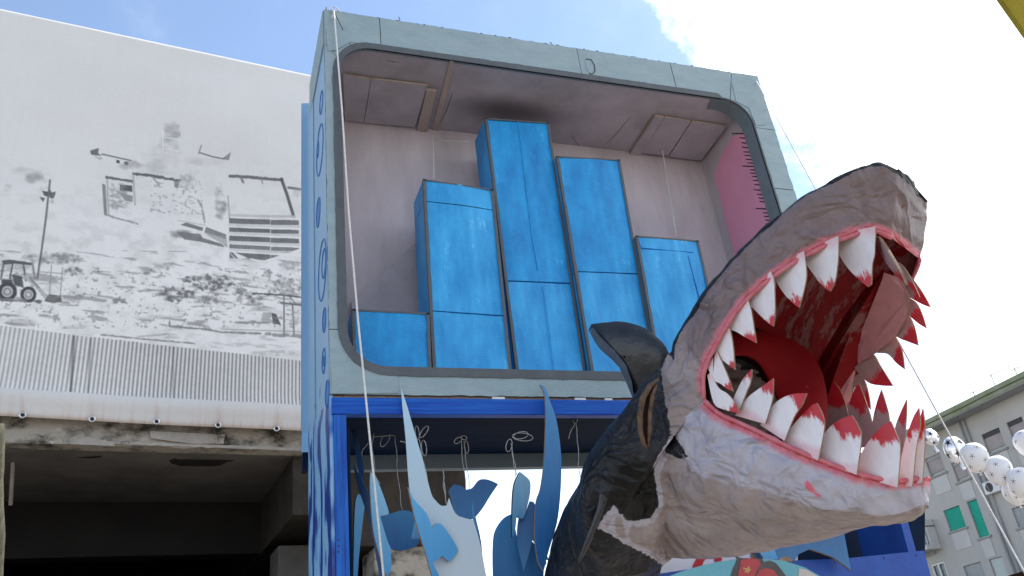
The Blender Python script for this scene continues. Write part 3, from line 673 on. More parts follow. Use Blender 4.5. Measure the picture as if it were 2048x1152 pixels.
# ================================================================== FLOAT: the big painted box
YB = 5.5
X0, X1 = .775, 5.17; Z0, Z1 = 3.825, 7.381
OX0, OX1 = .90, 4.93; OZ0, OZ1 = 4.03, 7.0
DEP = 6.47
box = thing('display_box', 'huge grey cardboard screen box with rounded opening standing on the blue float', 'parade prop', ((X0 + X1) / 2, 6, Z0))
R_ = .28
def perimeter():
    inn, outp = [], []
    def seg(a, b, oa, ob, n):
        for k in range(n):
            s = k / n
            inn.append((a[0] + (b[0]-a[0])*s, a[1] + (b[1]-a[1])*s)); outp.append((oa[0] + (ob[0]-oa[0])*s, oa[1] + (ob[1]-oa[1])*s))
    def arc(cx, cz, a0, oa, oc, ob):
        for k in range(10):
            s = k / 10; a = a0 - math.pi/2 * s
            inn.append((cx + R_*math.cos(a), cz + R_*math.sin(a)))
            q = s * 2
            outp.append((oa[0] + (oc[0]-oa[0])*q, oa[1] + (oc[1]-oa[1])*q) if q < 1 else (oc[0] + (ob[0]-oc[0])*(q-1), oc[1] + (ob[1]-oc[1])*(q-1)))
    # clockwise from the lower left going up
    seg((OX0, OZ0+R_), (OX0, OZ1-R_), (X0, OZ0+R_), (X0, OZ1-R_), 60)
    arc(OX0+R_, OZ1-R_, math.pi, (X0, OZ1-R_), (X0, Z1), (OX0+R_, Z1))
    seg((OX0+R_, OZ1), (OX1-R_, OZ1), (OX0+R_, Z1), (OX1-R_, Z1), 90)
    arc(OX1-R_, OZ1-R_, math.pi/2, (OX1-R_, Z1), (X1, Z1), (X1, OZ1-R_))
    seg((OX1, OZ1-R_), (OX1, OZ0+R_), (X1, OZ1-R_), (X1, OZ0+R_), 60)
    arc(OX1-R_, OZ0+R_, 0, (X1, OZ0+R_), (X1, Z0), (OX1-R_, Z0))
    seg((OX1-R_, OZ0), (OX0+R_, OZ0), (OX1-R_, Z0), (OX0+R_, Z0), 90)
    arc(OX0+R_, OZ0+R_, -math.pi/2, (OX0+R_, Z0), (X0, Z0), (X0, OZ0+R_))
    return np.array(inn), np.array(outp)
PI_, PO_ = perimeter(); NP = len(PI_)
# backing ring
f = MB()
for k in range(NP):
    k2 = (k + 1) % NP
    q = [(PI_[k][0], YB + .016, PI_[k][1]), (PI_[k2][0], YB + .016, PI_[k2][1]), (PO_[k2][0], YB + .016, PO_[k2][1]), (PO_[k][0], YB + .016, PO_[k][1])]
    f.add(q, [(0, 1, 2, 3)])
obj('backing_ring', f, M['trim'], box)
def frame_panel(k0, k1, y=YB, th=.014, o0=.003, o1=.003, out=None, seed=0):
    f = MB(); ks = [k % NP for k in range(k0, k1 + 1)]
    a_, b_ = [], []
    for k in ks:
        j = .006 * mn.noise((k * .35, seed, 0)) + .004 * mn.noise((k * 1.7, seed, 3))
        dv = PO_[k] - PI_[k]; L = np.linalg.norm(dv); dv = dv / L
        jo = .007 * mn.noise((k * .5, seed, 7)) + .005 * mn.noise((k * 2.1, seed, 9))
        pi_ = PI_[k] - dv * 0.0; po_ = PO_[k] + dv * jo
        a_.append(pi_); b_.append(po_)
    a_, b_ = np.array(a_), np.array(b_)
    # pull the two ends in so that a joint stays open
    for arr in (a_, b_):
        d0 = arr[1] - arr[0]; arr[0] = arr[0] + d0 / (np.linalg.norm(d0) + 1e-9) * o0
        d1 = arr[-2] - arr[-1]; arr[-1] = arr[-1] + d1 / (np.linalg.norm(d1) + 1e-9) * o1
    n = len(ks)
    bow = [.004 * mn.noise((k * .12, seed, 5)) for k in ks]
    fr = [[(a_[i][0] + (b_[i][0]-a_[i][0])*s, y + bow[i] * (1 if 0 < s < 1 else .4), a_[i][1] + (b_[i][1]-a_[i][1])*s) for s in (0, .33, .66, 1)] for i in range(n)]
    f.grid(fr)
    f.grid([[fr[i][3], (fr[i][3][0], y + th, fr[i][3][2])] for i in range(n)], 1)
    f.grid([[(fr[i][0][0], y + th, fr[i][0][2]), fr[i][0]] for i in range(n)], 1)
    f.grid([[fr[0][s], (fr[0][s][0], y + th, fr[0][s][2])] for s in range(4)], 1, True)
    f.grid([[fr[-1][s], (fr[-1][s][0], y + th, fr[-1][s][2])] for s in range(4)], 1)
    return obj('frame_panel', f, [M['frame'], M['darkedge']], box)
def kx_top(px, py):                                              # index on the top rail under a pixel
    x = PY(px, py, YB)[0]; return int(round(70 + (x - OX0 - R_) / (OX1 - OX0 - 2*R_) * 90))
def kz_right(px, py):
    z = PY(px, py, YB)[2]; return int(round(170 + (OZ1 - R_ - z) / (OZ1 - OZ0 - 2*R_) * 60))
kt1, kt2, kt3 = kx_top(1160, 130), kx_top(1346, 150), kx_top(1458, 190)
kr1, kr2 = kz_right(1530, 256), kz_right(1580, 382)
cuts = [0, 62, 66, 72, kt1, kt2, kt3, kr1, kr2, 226, NP]
for i_, (a_, b_) in enumerate(zip(cuts[:-1], cuts[1:])): frame_panel(a_, b_, seed=i_ * 3.1)
# patches glued over the corners
f = MB(); f.prism([PY(*q, YB - .004) for q in [(652, 57), (748, 66), (750, 90), (700, 84), (672, 100), (655, 102)]], (0, .012, 0), 0, 1); obj('corner_patch', f, [M['frame'], M['darkedge']], box)
f = MB(); f.prism([PY(*q, YB - .004) for q in [(662, 733), (700, 720), (722, 736), (794, 741), (797, 786), (664, 787)]], (0, .012, 0), 0, 1); obj('corner_patch', f, [M['frame'], M['darkedge']], box)
f = MB(); f.prism([PY(*q, YB - .004) for q in [(1464, 168), (1506, 156), (1519, 190), (1530, 250), (1512, 250), (1498, 216), (1472, 202)]], (0, .012, 0), 0, 1); obj('corner_patch', f, [M['frame'], M['darkedge']], box)
# cut hand hole in the top rail: outline
hh = [(1172, 118), (1182, 119), (1189, 130), (1190, 143), (1184, 149), (1178, 146)]
f = MB(); f.tube([PY(*q, YB - .001) for q in hh], .006, 5); obj('hand_hole_rim', f, M['trim'], box)
f = MB(); f.prism([PY(*q, YB - .0015) for q in [(1170, 120), (1180, 122), (1186, 131), (1186, 142), (1180, 146), (1174, 140)]], (0, .004, 0)); obj('hand_hole_flap', f, M['frame'], box)
# torn scraps and nails along the top edge
f = MB()
for k in range(26):
    px = 655 + k * 33.5 + random.uniform(-12, 12); py = 18 + (px - 648) * .1546
    p = PY(px, py, YB); s_ = random.uniform(.01, .035)
    f.obox(p + np.array([0, 0, -.004]), (s_, 0, random.uniform(-.004, .004)), (0, .02, 0), (0, 0, random.uniform(.004, .013)))
obj('torn_edge_scraps', f, M['darkedge'], box, kind='stuff')
for px, py in [(652, 20), (800, 40), (1105, 90), (1272, 118), (1508, 156)]:
    f = MB(); p = PY(px, py, YB + .02); f.tube([p, p + np.array([random.uniform(-.02, .02), 0, .035])], .004, 5); obj('nail', f, M['iron'], box)
# painted band round the opening
f = MB(); jit = [.006 * mn.noise((k * .31, 2, 2)) + .004 * mn.noise((k * 1.3, 1, 2)) for k in range(NP)]
def bw(k):
    if 160 <= k < 240: return .012
    if k < 70 or k >= 330: return .062
    if k >= 240: return .066
    return .058
ringi, ringo = [], []
for k in range(NP + 1):
    kk = k % NP; dv = PO_[kk] - PI_[kk]; dv /= np.linalg.norm(dv); wv_ = bw(kk) + jit[kk]
    ringi.append(PI_[kk] - dv * .004); ringo.append(PI_[kk] + dv * wv_)
f.grid([[(a_[0], YB - .0075, a_[1]), (b_[0], YB - .0075, b_[1])] for a_, b_ in zip(ringi, ringo)])
f.grid([[(b_[0], YB - .0075, b_[1]), (b_[0], YB + .004, b_[1])] for b_ in ringo])
obj('opening_band', f, M['trim'], box)
f = MB()
for px in (1117, 1124, 1132, 1141):
    p = PY(px, 748, YB - .006); f.prism([p + np.array(q) for q in ((-.004, 0, .01), (.005, 0, .01), (.005, 0, -.035 - random.random()*.02), (-.003, 0, -.04))], (0, .005, 0))
obj('paint_drips', f, M['trim'], box)
# lining of the opening
f = MB(); f.grid([[(PI_[k % NP][0], YB - .007, PI_[k % NP][1]), (PI_[k % NP][0], YB + (.06 if 158 <= k < 238 else .012), PI_[k % NP][1]), (PI_[k % NP][0], YB + (.17 if 158 <= k < 238 else .034), PI_[k % NP][1])] for k in range(NP + 1)])
obj('opening_lining', f, M['lining'], box)
# shell
f = MB(); f.box((X0 + .012, YB + .03, Z1 - .03), (X1 - .012, DEP + .03, Z1 - .01)); obj('roof', f, M['frame'], box)
f = MB(); f.box((OX0 - .02, DEP, Z0), (X1 - .012, DEP + .03, Z1 - .031)); obj('back_panel', f, M['mauve'], box)
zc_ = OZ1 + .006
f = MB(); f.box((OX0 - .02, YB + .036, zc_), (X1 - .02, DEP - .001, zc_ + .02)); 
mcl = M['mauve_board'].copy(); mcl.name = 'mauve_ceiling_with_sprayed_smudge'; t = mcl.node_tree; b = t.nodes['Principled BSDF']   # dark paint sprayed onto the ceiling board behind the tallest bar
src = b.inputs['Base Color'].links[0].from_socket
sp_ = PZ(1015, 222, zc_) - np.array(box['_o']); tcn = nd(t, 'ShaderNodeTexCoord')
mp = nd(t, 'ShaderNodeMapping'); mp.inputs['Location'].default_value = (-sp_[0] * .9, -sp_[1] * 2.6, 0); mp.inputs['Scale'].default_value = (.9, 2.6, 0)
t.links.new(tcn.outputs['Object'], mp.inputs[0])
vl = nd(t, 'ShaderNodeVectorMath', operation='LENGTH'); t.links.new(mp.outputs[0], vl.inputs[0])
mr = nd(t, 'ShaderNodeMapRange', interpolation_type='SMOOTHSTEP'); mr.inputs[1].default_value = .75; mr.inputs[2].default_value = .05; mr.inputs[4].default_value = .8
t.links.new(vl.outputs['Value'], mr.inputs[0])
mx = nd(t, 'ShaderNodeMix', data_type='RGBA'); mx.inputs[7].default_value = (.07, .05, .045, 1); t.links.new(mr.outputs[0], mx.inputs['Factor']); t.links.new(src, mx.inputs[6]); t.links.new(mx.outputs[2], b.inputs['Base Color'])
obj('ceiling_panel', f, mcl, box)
f = MB(); f.box((OX0 - .02, YB + .03, Z0), (X1 - .02, DEP - .001, OZ0 - .02)); obj('floor_panel', f, M['mauve'], box)
xw = OX1 + .02
f = MB(); f.box((xw, YB + .172, OZ0 - .019), (xw + .02, DEP - .001, zc_ - .001)); obj('right_wall', f, M['mauve'], box)
f = MB(); f.box((OX0 - .045, YB + .172, OZ0 - .019), (OX0 - .021, DEP - .001, zc_ - .001)); obj('left_wall', f, M['mauve'], box)
# diagonal flap of the back panel
yd = DEP - .07
f = MB(); f.prism([PY(*q, yd) for q in [(703, 604), (832, 484), (990, 340), (1010, 620), (703, 640)]], (0, .025, 0), 0, 1); obj('back_flap', f, [M['mauve_board'], M['darkedge']], box)
# ceiling boards, battens
zl = zc_ - .035
def cpoly(pts, z, th, name, mat):
    f = MB(); f.prism([PZ(*q, z) for q in pts], (0, 0, th), 0, 1); return obj(name, f, [mat, M['rawwood']], box)
cpoly([(686, 149), (742, 158), (727, 246), (690, 241)], zl, .018, 'ceiling_board', M['mauve_board'])
cpoly([(743, 158), (855, 171), (830, 254), (728, 246)], zl, .018, 'ceiling_board', M['mauve_board'])
cpoly([(853, 181), (873, 183), (853, 266), (834, 262)], zl - .012, .03, 'ceiling_batten', M['rawwood'])
cpoly([(900, 122), (908, 124), (876, 268), (862, 268)], zc_ - .012, .010, 'ceiling_batten', M['rawwood'])
cpoly([(1311, 233), (1328, 236), (1277, 317), (1258, 312)], zl - .006, .03, 'ceiling_batten', M['mauve_board'])
cpoly([(1330, 234), (1382, 243), (1336, 312), (1284, 306)], zl, .018, 'ceiling_board', M['mauve_board'])
cpoly([(1384, 243), (1452, 253), (1402, 322), (1338, 313)], zl, .018, 'ceiling_board', M['mauve_board'])
for a_, b_ in [((1262, 232), (1208, 292)), ((905, 186), (880, 248)), ((1140, 268), (1160, 295)), ((770, 120), (800, 124)), ((1225, 300), (1212, 306))]:
    f = MB(); p, q = PZ(*a_, zc_ - .0005), PZ(*b_, zc_ - .0005); mm_ = (p + q) / 2 + np.array([.012, .01, 0])
    f.tube([p, mm_, q], [.0015, .004, .001], 4); obj('ceiling_crack', f, M['trim'], box)
f = MB(); f.tube([PY(1466, 212, YB + .2), PX(1437, 246, xw - .05)], .014, 4); obj('corner_brace', f, M['rawwood'], box)
# pink scale
pk = MB(); pk.prism([PX(*q, xw - .012) for q in [(1464, 272), (1492, 266), (1560, 500), (1620, 800), (1560, 800), (1478, 545), (1428, 350), (1445, 305)]], (.01, 0, 0)); pink = obj('pink_scale_panel', pk, M['pink'], box)
ty = [267, 276, 286, 295, 304, 311, 319, 326, 332.5, 340, 346.5, 353, 361, 369.5, 380, 389, 396.5, 403.5, 417.5, 426, 433, 440.5, 448, 456, 464]
long_ = {0: 26, 8: 24, 14: 17, 18: 24}
for i_, y_ in enumerate(ty):
    xr_ = 1489 + (y_ - 267) * (54.0 / 174)
    L = long_.get(i_, 13 + random.uniform(-1, 1))
    f = MB(); a_, b_ = PX(xr_ + 1.5, y_ + .5, xw - .0125), PX(xr_ - L, y_ - .5, xw - .0125); hz_ = np.array([0, 0, .0085])
    f.prism([a_ - hz_, a_ + hz_, b_ + hz_ * .6, b_ - hz_ * .6], (-.002, 0, 0)); obj('scale_tick', f, M['black'], pink)
# side cladding of the box and float (left)
f = MB(); f.box((X0 - .001, YB + .018, .9), (X0 + .02, 6.22, Z1 - .35)); sp = obj('side_panel', f, M['side'], box)
f = MB(); f.box((X0 - .012, YB + .012, Z1 - .40), (X0 + .018, DEP, Z1 - .012)); obj('side_strip', f, M['frame'], box)
f = MB(); f.box((X0 - .010, 6.235, .9), (X0 + .02, 6.66, Z1 - .2)); obj('side_panel', f, M['side'], box)
xa_, xb_ = PY(603, 500, 6.7)[0], X0 + .01
f = MB(); f.prism([(xa_, 6.7, PY(603, 905, 6.7)[2]), (xb_, 6.7, PY(603, 905, 6.7)[2]), (xb_, 6.7, PY(610, 205, 6.7)[2]), (xa_, 6.7, PY(606, 207, 6.7)[2])], (0, .02, 0), 0, 1); obj('side_wing', f, [M['side'], M['darkedge']], box)
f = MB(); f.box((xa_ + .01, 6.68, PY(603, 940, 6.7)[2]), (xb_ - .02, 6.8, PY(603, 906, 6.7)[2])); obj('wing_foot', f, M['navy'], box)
# bubbles painted as rings on the side
for (px, py, hpx, fill) in [(643, 205, 34, 0), (640, 300, 84, 0), (636, 300, 22, 0), (637, 425, 48, 1), (645, 540, 108, 0), (648, 527, 50, 0), (649, 640, 42, 1), (648, 722, 44, 0), (649, 722, 16, 1), (655, 788, 50, 1)]:
    c = PX(px, py, X0 - .002); dz = abs(PX(px, py - hpx/2, X0)[2] - c[2]); ry = dz * .95
    f = MB(); ang = np.linspace(0, 2*math.pi, 29)[:-1]
    f.tube([c + np.array([0, ry * math.cos(a), dz * math.sin(a)]) for a in ang], .007, 5, closed=True)
    bo = obj('bubble_outline', f, M['bubble'], box)
    if fill:
        f = MB(); f.prism([c + np.array([-.001, ry * .8 * math.cos(a), dz * .8 * math.sin(a)]) for a in ang], (.003, 0, 0)); obj('bubble_fill', f, M['bubblefill'], bo)

# ------------------------------------------------------------------ blue bars of the chart inside the box
def bar(label, y, TL, TR, BR, BL, th, seams, mat, flap=None, back=True):
    P4 = [PY(*q, y) for q in (TL, TR, BR, BL)]
    zbt = OZ0 - .018
    def ext(a, b): return a + (b - a) * ((zbt - a[2]) / (b[2] - a[2]))
    P4[2], P4[3] = ext(P4[1], P4[2]), ext(P4[0], P4[3])
    root = thing('cardboard_bar', label, 'bar', (P4[2] + P4[3]) / 2, 'blue cardboard bars of the chart in the box')
    lv = [0.0] + [(P4[0][2] - PY(*s, y)[2]) / (P4[0][2] - zbt) for s in seams] + [1.0]
    for i_ in range(len(lv) - 1):
        g_ = .0045
        a0, a1 = lv[i_] + (g_ / 2 if i_ else 0), lv[i_ + 1] - (g_ / 2 if i_ < len(lv) - 2 else 0)
        q = lambda s, r: (P4[0] + (P4[3] - P4[0]) * s) * (1 - r) + (P4[1] + (P4[2] - P4[1]) * s) * r
        nn = 9; gr = []
        for ii in range(nn):
            s_ = a0 + (a1 - a0) * ii / (nn - 1)
            gr.append([q(s_, r) + np.array([0, -.014 * mn.noise((s_ * 3, r * 2, y * 7)) * (1 if 0 < r < 1 else .3), 0]) for r in np.linspace(0, 1, 7)])
        f = MB(); f.grid(gr, 0, True)
        pl = [gr[0][0], gr[0][-1], gr[-1][-1], gr[-1][0]]
        bk = [p + np.array([0, th, 0]) for p in pl]
        f.grid([[g2[0], g2[0] + np.array([0, th, 0])] for g2 in gr]); f.grid([[g2[-1], g2[-1] + np.array([0, th, 0])] for g2 in gr], 0, True)
        f.add(pl[:2] + bk[:2], [(0, 1, 3, 2)]); f.add(pl[2:] + bk[2:], [(0, 1, 3, 2)])
        f.add(bk, [(0, 1, 2, 3)])
        obj('bar_panel', f, mat if i_ % 2 == 0 else M['bluebar2'], root)
    # painted dark border strips
    wb = .021
    yo = np.array([0, -.010, 0])
    for (A, B, sgn, ww) in [(P4[0], P4[3], 1, wb), (P4[1], P4[2], -1, wb)]:
        f = MB(); n = 24; gl = []
        for k in range(n + 1):
            p = A + (B - A) * k / n; ww2 = ww + .006 * mn.noise((k * .5, y * 9, sgn))
            gl.append([p + yo - np.array([sgn * .003, 0, 0]), p + yo + np.array([sgn * ww2, 0, 0])])
        f.grid(gl, 0, sgn > 0)
        f.grid([[g_[0], g_[0] + np.array([0, .03, 0])] for g_ in gl], 0, sgn < 0)
        obj('edge_strip', f, M['trim'], root)
    f = MB(); f.prism([P4[0] + yo, P4[1] + yo, P4[1] + yo - np.array([0, 0, wb * .7]), P4[0] + yo - np.array([0, 0, wb * .7])], (0, .006, 0)); obj('edge_strip', f, M['trim'], root)
    # vertical fold crease
    if flap:
        for pl_ in flap:
            f = MB(); f.tube([PY(*q, y - .008) for q in pl_], .004, 4); obj('fold_crease', f, M['bluebar2'] if seams else M['bluedeep'], root)
    return root
bar('shortest blue bar low at the left end of the chart in the box', 5.74, (704, 619), (858, 627), (862, 740), (708, 740), .35, [], M['bluebar'])
bar('mid height blue bar with an open dark left side, second from the left', 5.78, (846, 359), (986, 380), (1022, 738), (866, 738), .36, [(860, 403), (870, 622)], M['bluebar2'])
bar('tallest blue bar reaching the ceiling of the box', 5.86, (970, 237), (1097, 246), (1170, 742), (1032, 742), .34, [(1010, 562)], M['bluebar'], [[(1036, 243), (1066, 480), (1076, 540)], [(1086, 570), (1108, 740)]])
bar('second tallest blue bar right of the tallest bar', 5.80, (1112, 313), (1239, 320), (1312, 742), (1182, 742), .2, [(1145, 543)], M['bluebar'])
bar('shorter blue bar with a cut flap at the right end of the chart', 5.76, (1271, 472), (1396, 482), (1455, 742), (1318, 742), .10, [], M['bluebar2'], [[(1274, 478), (1283, 496), (1386, 505)], [(1376, 512), (1400, 602)]])

# ------------------------------------------------------------------ the float under the box
fl = thing('float_base', 'blue timber float frame carrying the big grey box', 'parade float', (3, 6, 0))
zb_ = 3.683
f = MB(); f.box((X0 + .012, YB - .004, zb_), (X1 + .01, YB + .07, Z0 - .022)); obj('front_beam', f, M['bluedeep'], fl, bevel=.006)
f = MB()
for a_, b_ in [(985, 1010), (1150, 1172), (1210, 1225)]:
    p, q = PY(a_, 796, YB), PY(b_, 796, YB); f.box((p[0], YB + .004, Z0 - .024), (q[0], YB + .05, Z0 - .004))
obj('packing_strip', f, M['white'], fl)
f = MB(); f.box((X0 + .02, YB + .02, Z0 - .021), (X1, YB + .06, Z0 - .003)); obj('packing_strip', f, M['cardedge'], fl)
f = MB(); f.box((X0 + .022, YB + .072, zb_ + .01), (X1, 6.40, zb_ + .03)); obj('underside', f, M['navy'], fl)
f = MB(); f.box((X0 + .022, 6.41, PY(690, 940, 6.41)[2]), (X1, 6.48, zb_ + .03)); obj('back_beam', f, M['lining'], fl)
p0, p1 = PY(661, 900, YB)[0], PY(691, 900, YB)[0]
f = MB(); f.box((X0 + .022, YB - .002, 0), (X0 + .105, YB + .09, zb_ - .003)); po = obj('corner_post', f, M['bluepost'], fl, bevel=.004)
f = MB()
for py in (1080, 1092, 1104): p = PY(677, py, YB - .003); f.prism([p + .007 * np.array([math.cos(a), 0, math.sin(a)]) for a in np.linspace(0, 6.28, 9)[:-1]], (0, .004, 0))
obj('screw_holes', f, M['black'], po)
f = MB(); f.box((X0 + .11, YB + .0, 0), (X0 + .125, YB + .08, zb_ - .1)); obj('corner_post', f, M['navy'], fl)
f = MB(); f.box((X1 - .1, 6.3, 0), (X1, 6.4, zb_ - .003)); obj('corner_post', f, M['bluebox'], fl)

# lower blue plywood boxes on the right
ylow = 5.35
f = MB(); f.prism([PY(*q, ylow) for q in [(1280, 1153), (1400, 1135), (1500, 1124), (1690, 1117), (1848, 1101), (1862, 1152), (1890, 1250), (1330, 1250)]], (0, .03, 0)); obj('deck_front', f, M['bluebox'], fl)
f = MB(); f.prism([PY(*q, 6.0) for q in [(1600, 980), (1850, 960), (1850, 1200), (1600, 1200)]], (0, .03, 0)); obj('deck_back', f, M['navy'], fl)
f = MB(); f.prism([PY(*q, ylow + .012) for q in [(1800, 1010), (1812, 1030), (1834, 1108), (1818, 1108), (1792, 1010)]], (0, .5, 0)); obj('deck_post', f, M['bluebox'], fl)
f = MB()
for q in [(1768, 1116), (1833, 1111), (1670, 1124), (1758, 1180)]:
    p = PY(*q, ylow - .002); f.prism([p + .008 * np.array([math.cos(a), 0, math.sin(a)]) for a in np.linspace(0, 6.28, 8)[:-1]], (0, .003, 0))
obj('screw_holes', f, M['black'], fl)
f = MB(); f.prism([PY(*q, 5.25) for q in [(1490, 1088), (1560, 1078), (1684, 1040), (1690, 1075), (1702, 1140), (1668, 1115), (1650, 1108), (1620, 1098), (1598, 1108), (1590, 1120), (1520, 1122)]], (0, .02, 0), 0, 1)
tag(obj('wave_cutout', f, [CUT['deep'], M['cardedge']]), 'dark blue pointed wave cutout lying below the shark jaw on the right', 'cutout')
f = MB(); f.prism([PY(*q, 5.2) for q in [(1512, 1094), (1545, 1090), (1556, 1118), (1530, 1120)]], (0, .015, 0), 0, 1)
tag(obj('wave_cutout', f, [CUT['sky'], M['cardedge']]), 'small pale blue cutout scrap under the shark jaw beside the white sign', 'cutout')
f = MB(); f.prism([PY(*q, 5.0) for q in [(1558, 1122), (1568, 1114), (1578, 1113), (1586, 1122)]], (0, .02, 0), 0, 1)
tag(obj('cardboard_scrap', f, [M['cardedge'], M['cardedge']]), 'small raw brown cardboard scrap behind the teal board', 'cardboard')
# white sign with a red numeral behind the jaw
ysg = 5.6
sg = thing('white_sign', 'white sign with a red painted figure glimpsed under the shark jaw', 'sign', PY(1400, 1130, ysg))
f = MB(); f.prism([PY(*q, ysg) for q in [(1290, 1160), (1330, 1060), (1500, 1060), (1508, 1160)]], (0, .02, 0)); obj('sign_board', f, M['bannerwhite'], sg)
f = MB(); f.prism([PY(*q, ysg - .004) for q in [(1385, 1160), (1386, 1130), (1394, 1116), (1410, 1104), (1443, 1100), (1444, 1121), (1430, 1124), (1428, 1114), (1420, 1110), (1408, 1122), (1402, 1138), (1400, 1160)]], (0, .003, 0)); obj('red_figure', f, M['red'], sg)
f = MB(); f.prism([PY(*q, ysg - .006) for q in [(1499, 1090), (1512, 1090), (1524, 1160), (1511, 1160)]], (0, .04, 0)); obj('sign_edge', f, M['cardedge'], sg)
# teal board with the flower
ytb = 3.75
tb = thing('teal_board', 'curved teal board painted with a dusty red flower at the bottom edge', 'painted board', PY(1480, 1150, ytb))
arcp = [(1290, 1200), (1318, 1160), (1360, 1144), (1400, 1132), (1440, 1123), (1480, 1117.5), (1530, 1117), (1570, 1122), (1610, 1135), (1640, 1152), (1690, 1200)]
f = MB(); f.prism([PY(*q, ytb) for q in arcp], (0, .025, 0), 0, 1); obj('board', f, [M['teal'], M['cream']], tb)
f = MB(); f.prism([PY(*q, ytb - .003) for q in [(1598, 1137), (1612, 1139), (1642, 1156), (1650, 1180), (1596, 1180)]], (0, .0025, 0)); obj('pale_patch', f, M['cream'], tb)
fo = MB(); fo.prism([PY(*q, ytb - .004) for q in [(1470, 1112), (1474, 1118), (1472, 1126), (1466, 1138), (1462, 1152), (1466, 1180), (1590, 1180), (1572, 1152), (1562, 1138), (1552, 1126), (1540, 1121), (1528, 1124), (1524, 1117), (1484, 1116)]], (0, .003, 0)); fo = obj('flower_charcoal_ring', fo, M['charcoal'], tb); fo.name = 'flower_outline'  # charcoal paint ring round the petals
f = MB(); f.prism([PY(*q, ytb - .0065) for q in [(1482, 1120), (1500, 1116), (1518, 1119), (1522, 1130), (1514, 1140), (1508, 1156), (1500, 1180), (1478, 1180), (1476, 1150), (1480, 1134)]], (0, .0022, 0)); obj('petal', f, M['flower'], fo)
f = MB(); f.prism([PY(*q, ytb - .0065) for q in [(1512, 1152), (1518, 1140), (1532, 1136), (1548, 1140), (1556, 1152), (1560, 1180), (1512, 1180)]], (0, .0022, 0)); obj('petal', f, M['flower'], fo)
f = MB()
for a_, b_ in [((1486, 1136), (1496, 1140)), ((1498, 1134), (1490, 1145)), ((1494, 1146), (1500, 1138))]: f.tube([PY(*a_, ytb - .007), PY(*b_, ytb - .007)], .004, 4)
obj('stamen', f, M['ochre'], fo)

# ------------------------------------------------------------------ cut-out waves and fish hanging under the box
def z3(pts): return [(590 + x / 2.939, 760 + y / 2.939) for x, y in pts]
def z4(pts): return [(780 + x / 2.94, 760 + y / 2.94) for x, y in pts]
def smooth_closed(pts, n=3, corner=60):
    pts = [np.array(p, float) for p in pts]; out = []; N = len(pts)
    def ang(i):
        a, b = pts[i] - pts[i-1], pts[(i+1) % N] - pts[i]
        return math.degrees(math.acos(max(-1, min(1, (a @ b) / (np.linalg.norm(a) * np.linalg.norm(b) + 1e-9)))))
    sharp = [ang(i) > corner for i in range(N)]
    for i in range(N):
        p0, p1, p2, p3 = pts[i-1], pts[i], pts[(i+1) % N], pts[(i+2) % N]
        m1 = (p2 - p1) if sharp[i] else (p2 - p0) / 2
        m2 = (p2 - p1) if sharp[(i+1) % N] else (p3 - p1) / 2
        for k in range(n):
            t = k / n
            out.append((2*t**3-3*t**2+1)*p1 + (t**3-2*t**2+t)*m1 + (-2*t**3+3*t**2)*p2 + (t**3-t**2)*m2)
    return out
def cutout(label, pts, y, yaw, mat, edge='cardedge', th=.014, hang=True, pitch=0):
    c0 = np.mean(pts, axis=0); o_ = PY(*c0, y)
    a = math.radians(yaw); p_ = math.radians(pitch)
    n = np.array([math.sin(a) * math.cos(p_), math.cos(a) * math.cos(p_), math.sin(p_)])
    P = [PN(*q, o_, n) for q in smooth_closed(pts)]
    f = MB(); f.prism(P, n * th, 0, 1)
    o = obj('wave_cutout', f, [CUT[mat], M[edge]])
    return tag(o, label, 'cutout', 'cardboard wave cutouts hanging under the box')
cutout('tall pale blue spike with a white second peak, largest hanging cutout', z4([(65,45),(100,150),(140,290),(190,460),(240,660),(268,708),(300,738),(333,738),(347,692),(385,785),(440,812),(490,822),(530,960),(568,1160),(600,1300),(280,1300),(215,1010),(150,800),(112,620),(92,350),(72,150)]), 5.42, 14, 'pale')
cutout('blue sheet with a toothed lower edge in front of the tall pale spike', z4([(108,628),(140,700),(215,785),(247,866),(270,842),(312,858),(395,985),(385,1030),(345,1068),(305,1033),(275,1058),(252,1075),(300,1180),(330,1300),(290,1300),(205,1000),(150,820)]), 5.34, -16, 'sky')
cutout('dark blue bird shaped cutout hanging on two strings', z4([(345,650),(380,612),(425,625),(445,645),(482,635),(520,590),(560,583),(600,594),(636,612),(590,680),(540,760),(485,816),(430,808),(385,785),(360,700)]), 5.80, 10, 'deep')
cutout('thin dark blade edge seen end on beside the bird shaped cutout', z4([(487,715),(500,800),(535,960),(545,1152),(550,1300),(530,1300),(515,1100),(493,900),(483,760)]), 5.5, 30, 'mid', 'darkedge')
cutout('small pale leaf shaped cutout on a string, right of the bird shape', z4([(765,540),(790,560),(825,600),(820,690),(790,800),(770,815),(745,800),(738,870),(725,925),(718,900),(722,700),(735,600)]), 5.55, -25, 'palemix', 'darkedge')
cutout('folded dark blue cutout with a forked foot beneath the pale leaf shape', z4([(820,712),(850,725),(885,820),(910,960),(932,1060),(905,1045),(870,990),(838,940),(815,1030),(785,1125),(760,1020),(745,930),(755,815),(790,790)]), 5.6, 20, 'deep', 'cardedge')
cutout('broad rounded blue cutout reaching the bottom edge', z4([(722,785),(670,810),(625,870),(606,950),(606,1152),(620,1300),(900,1300),(905,1120),(918,1060),(840,950),(760,1000)]), 5.75, 5, 'mid')
cutout('tall curved blue spike rising in front of the blue beam', z4([(882,28),(905,35),(925,75),(942,125),(980,240),(1003,400),(1008,530),(1000,700),(980,850),(935,1000),(905,1120),(870,1060),(852,900),(860,720),(885,640),(905,500),(912,350),(916,200),(908,80)]), 5.44, -8, 'mid')
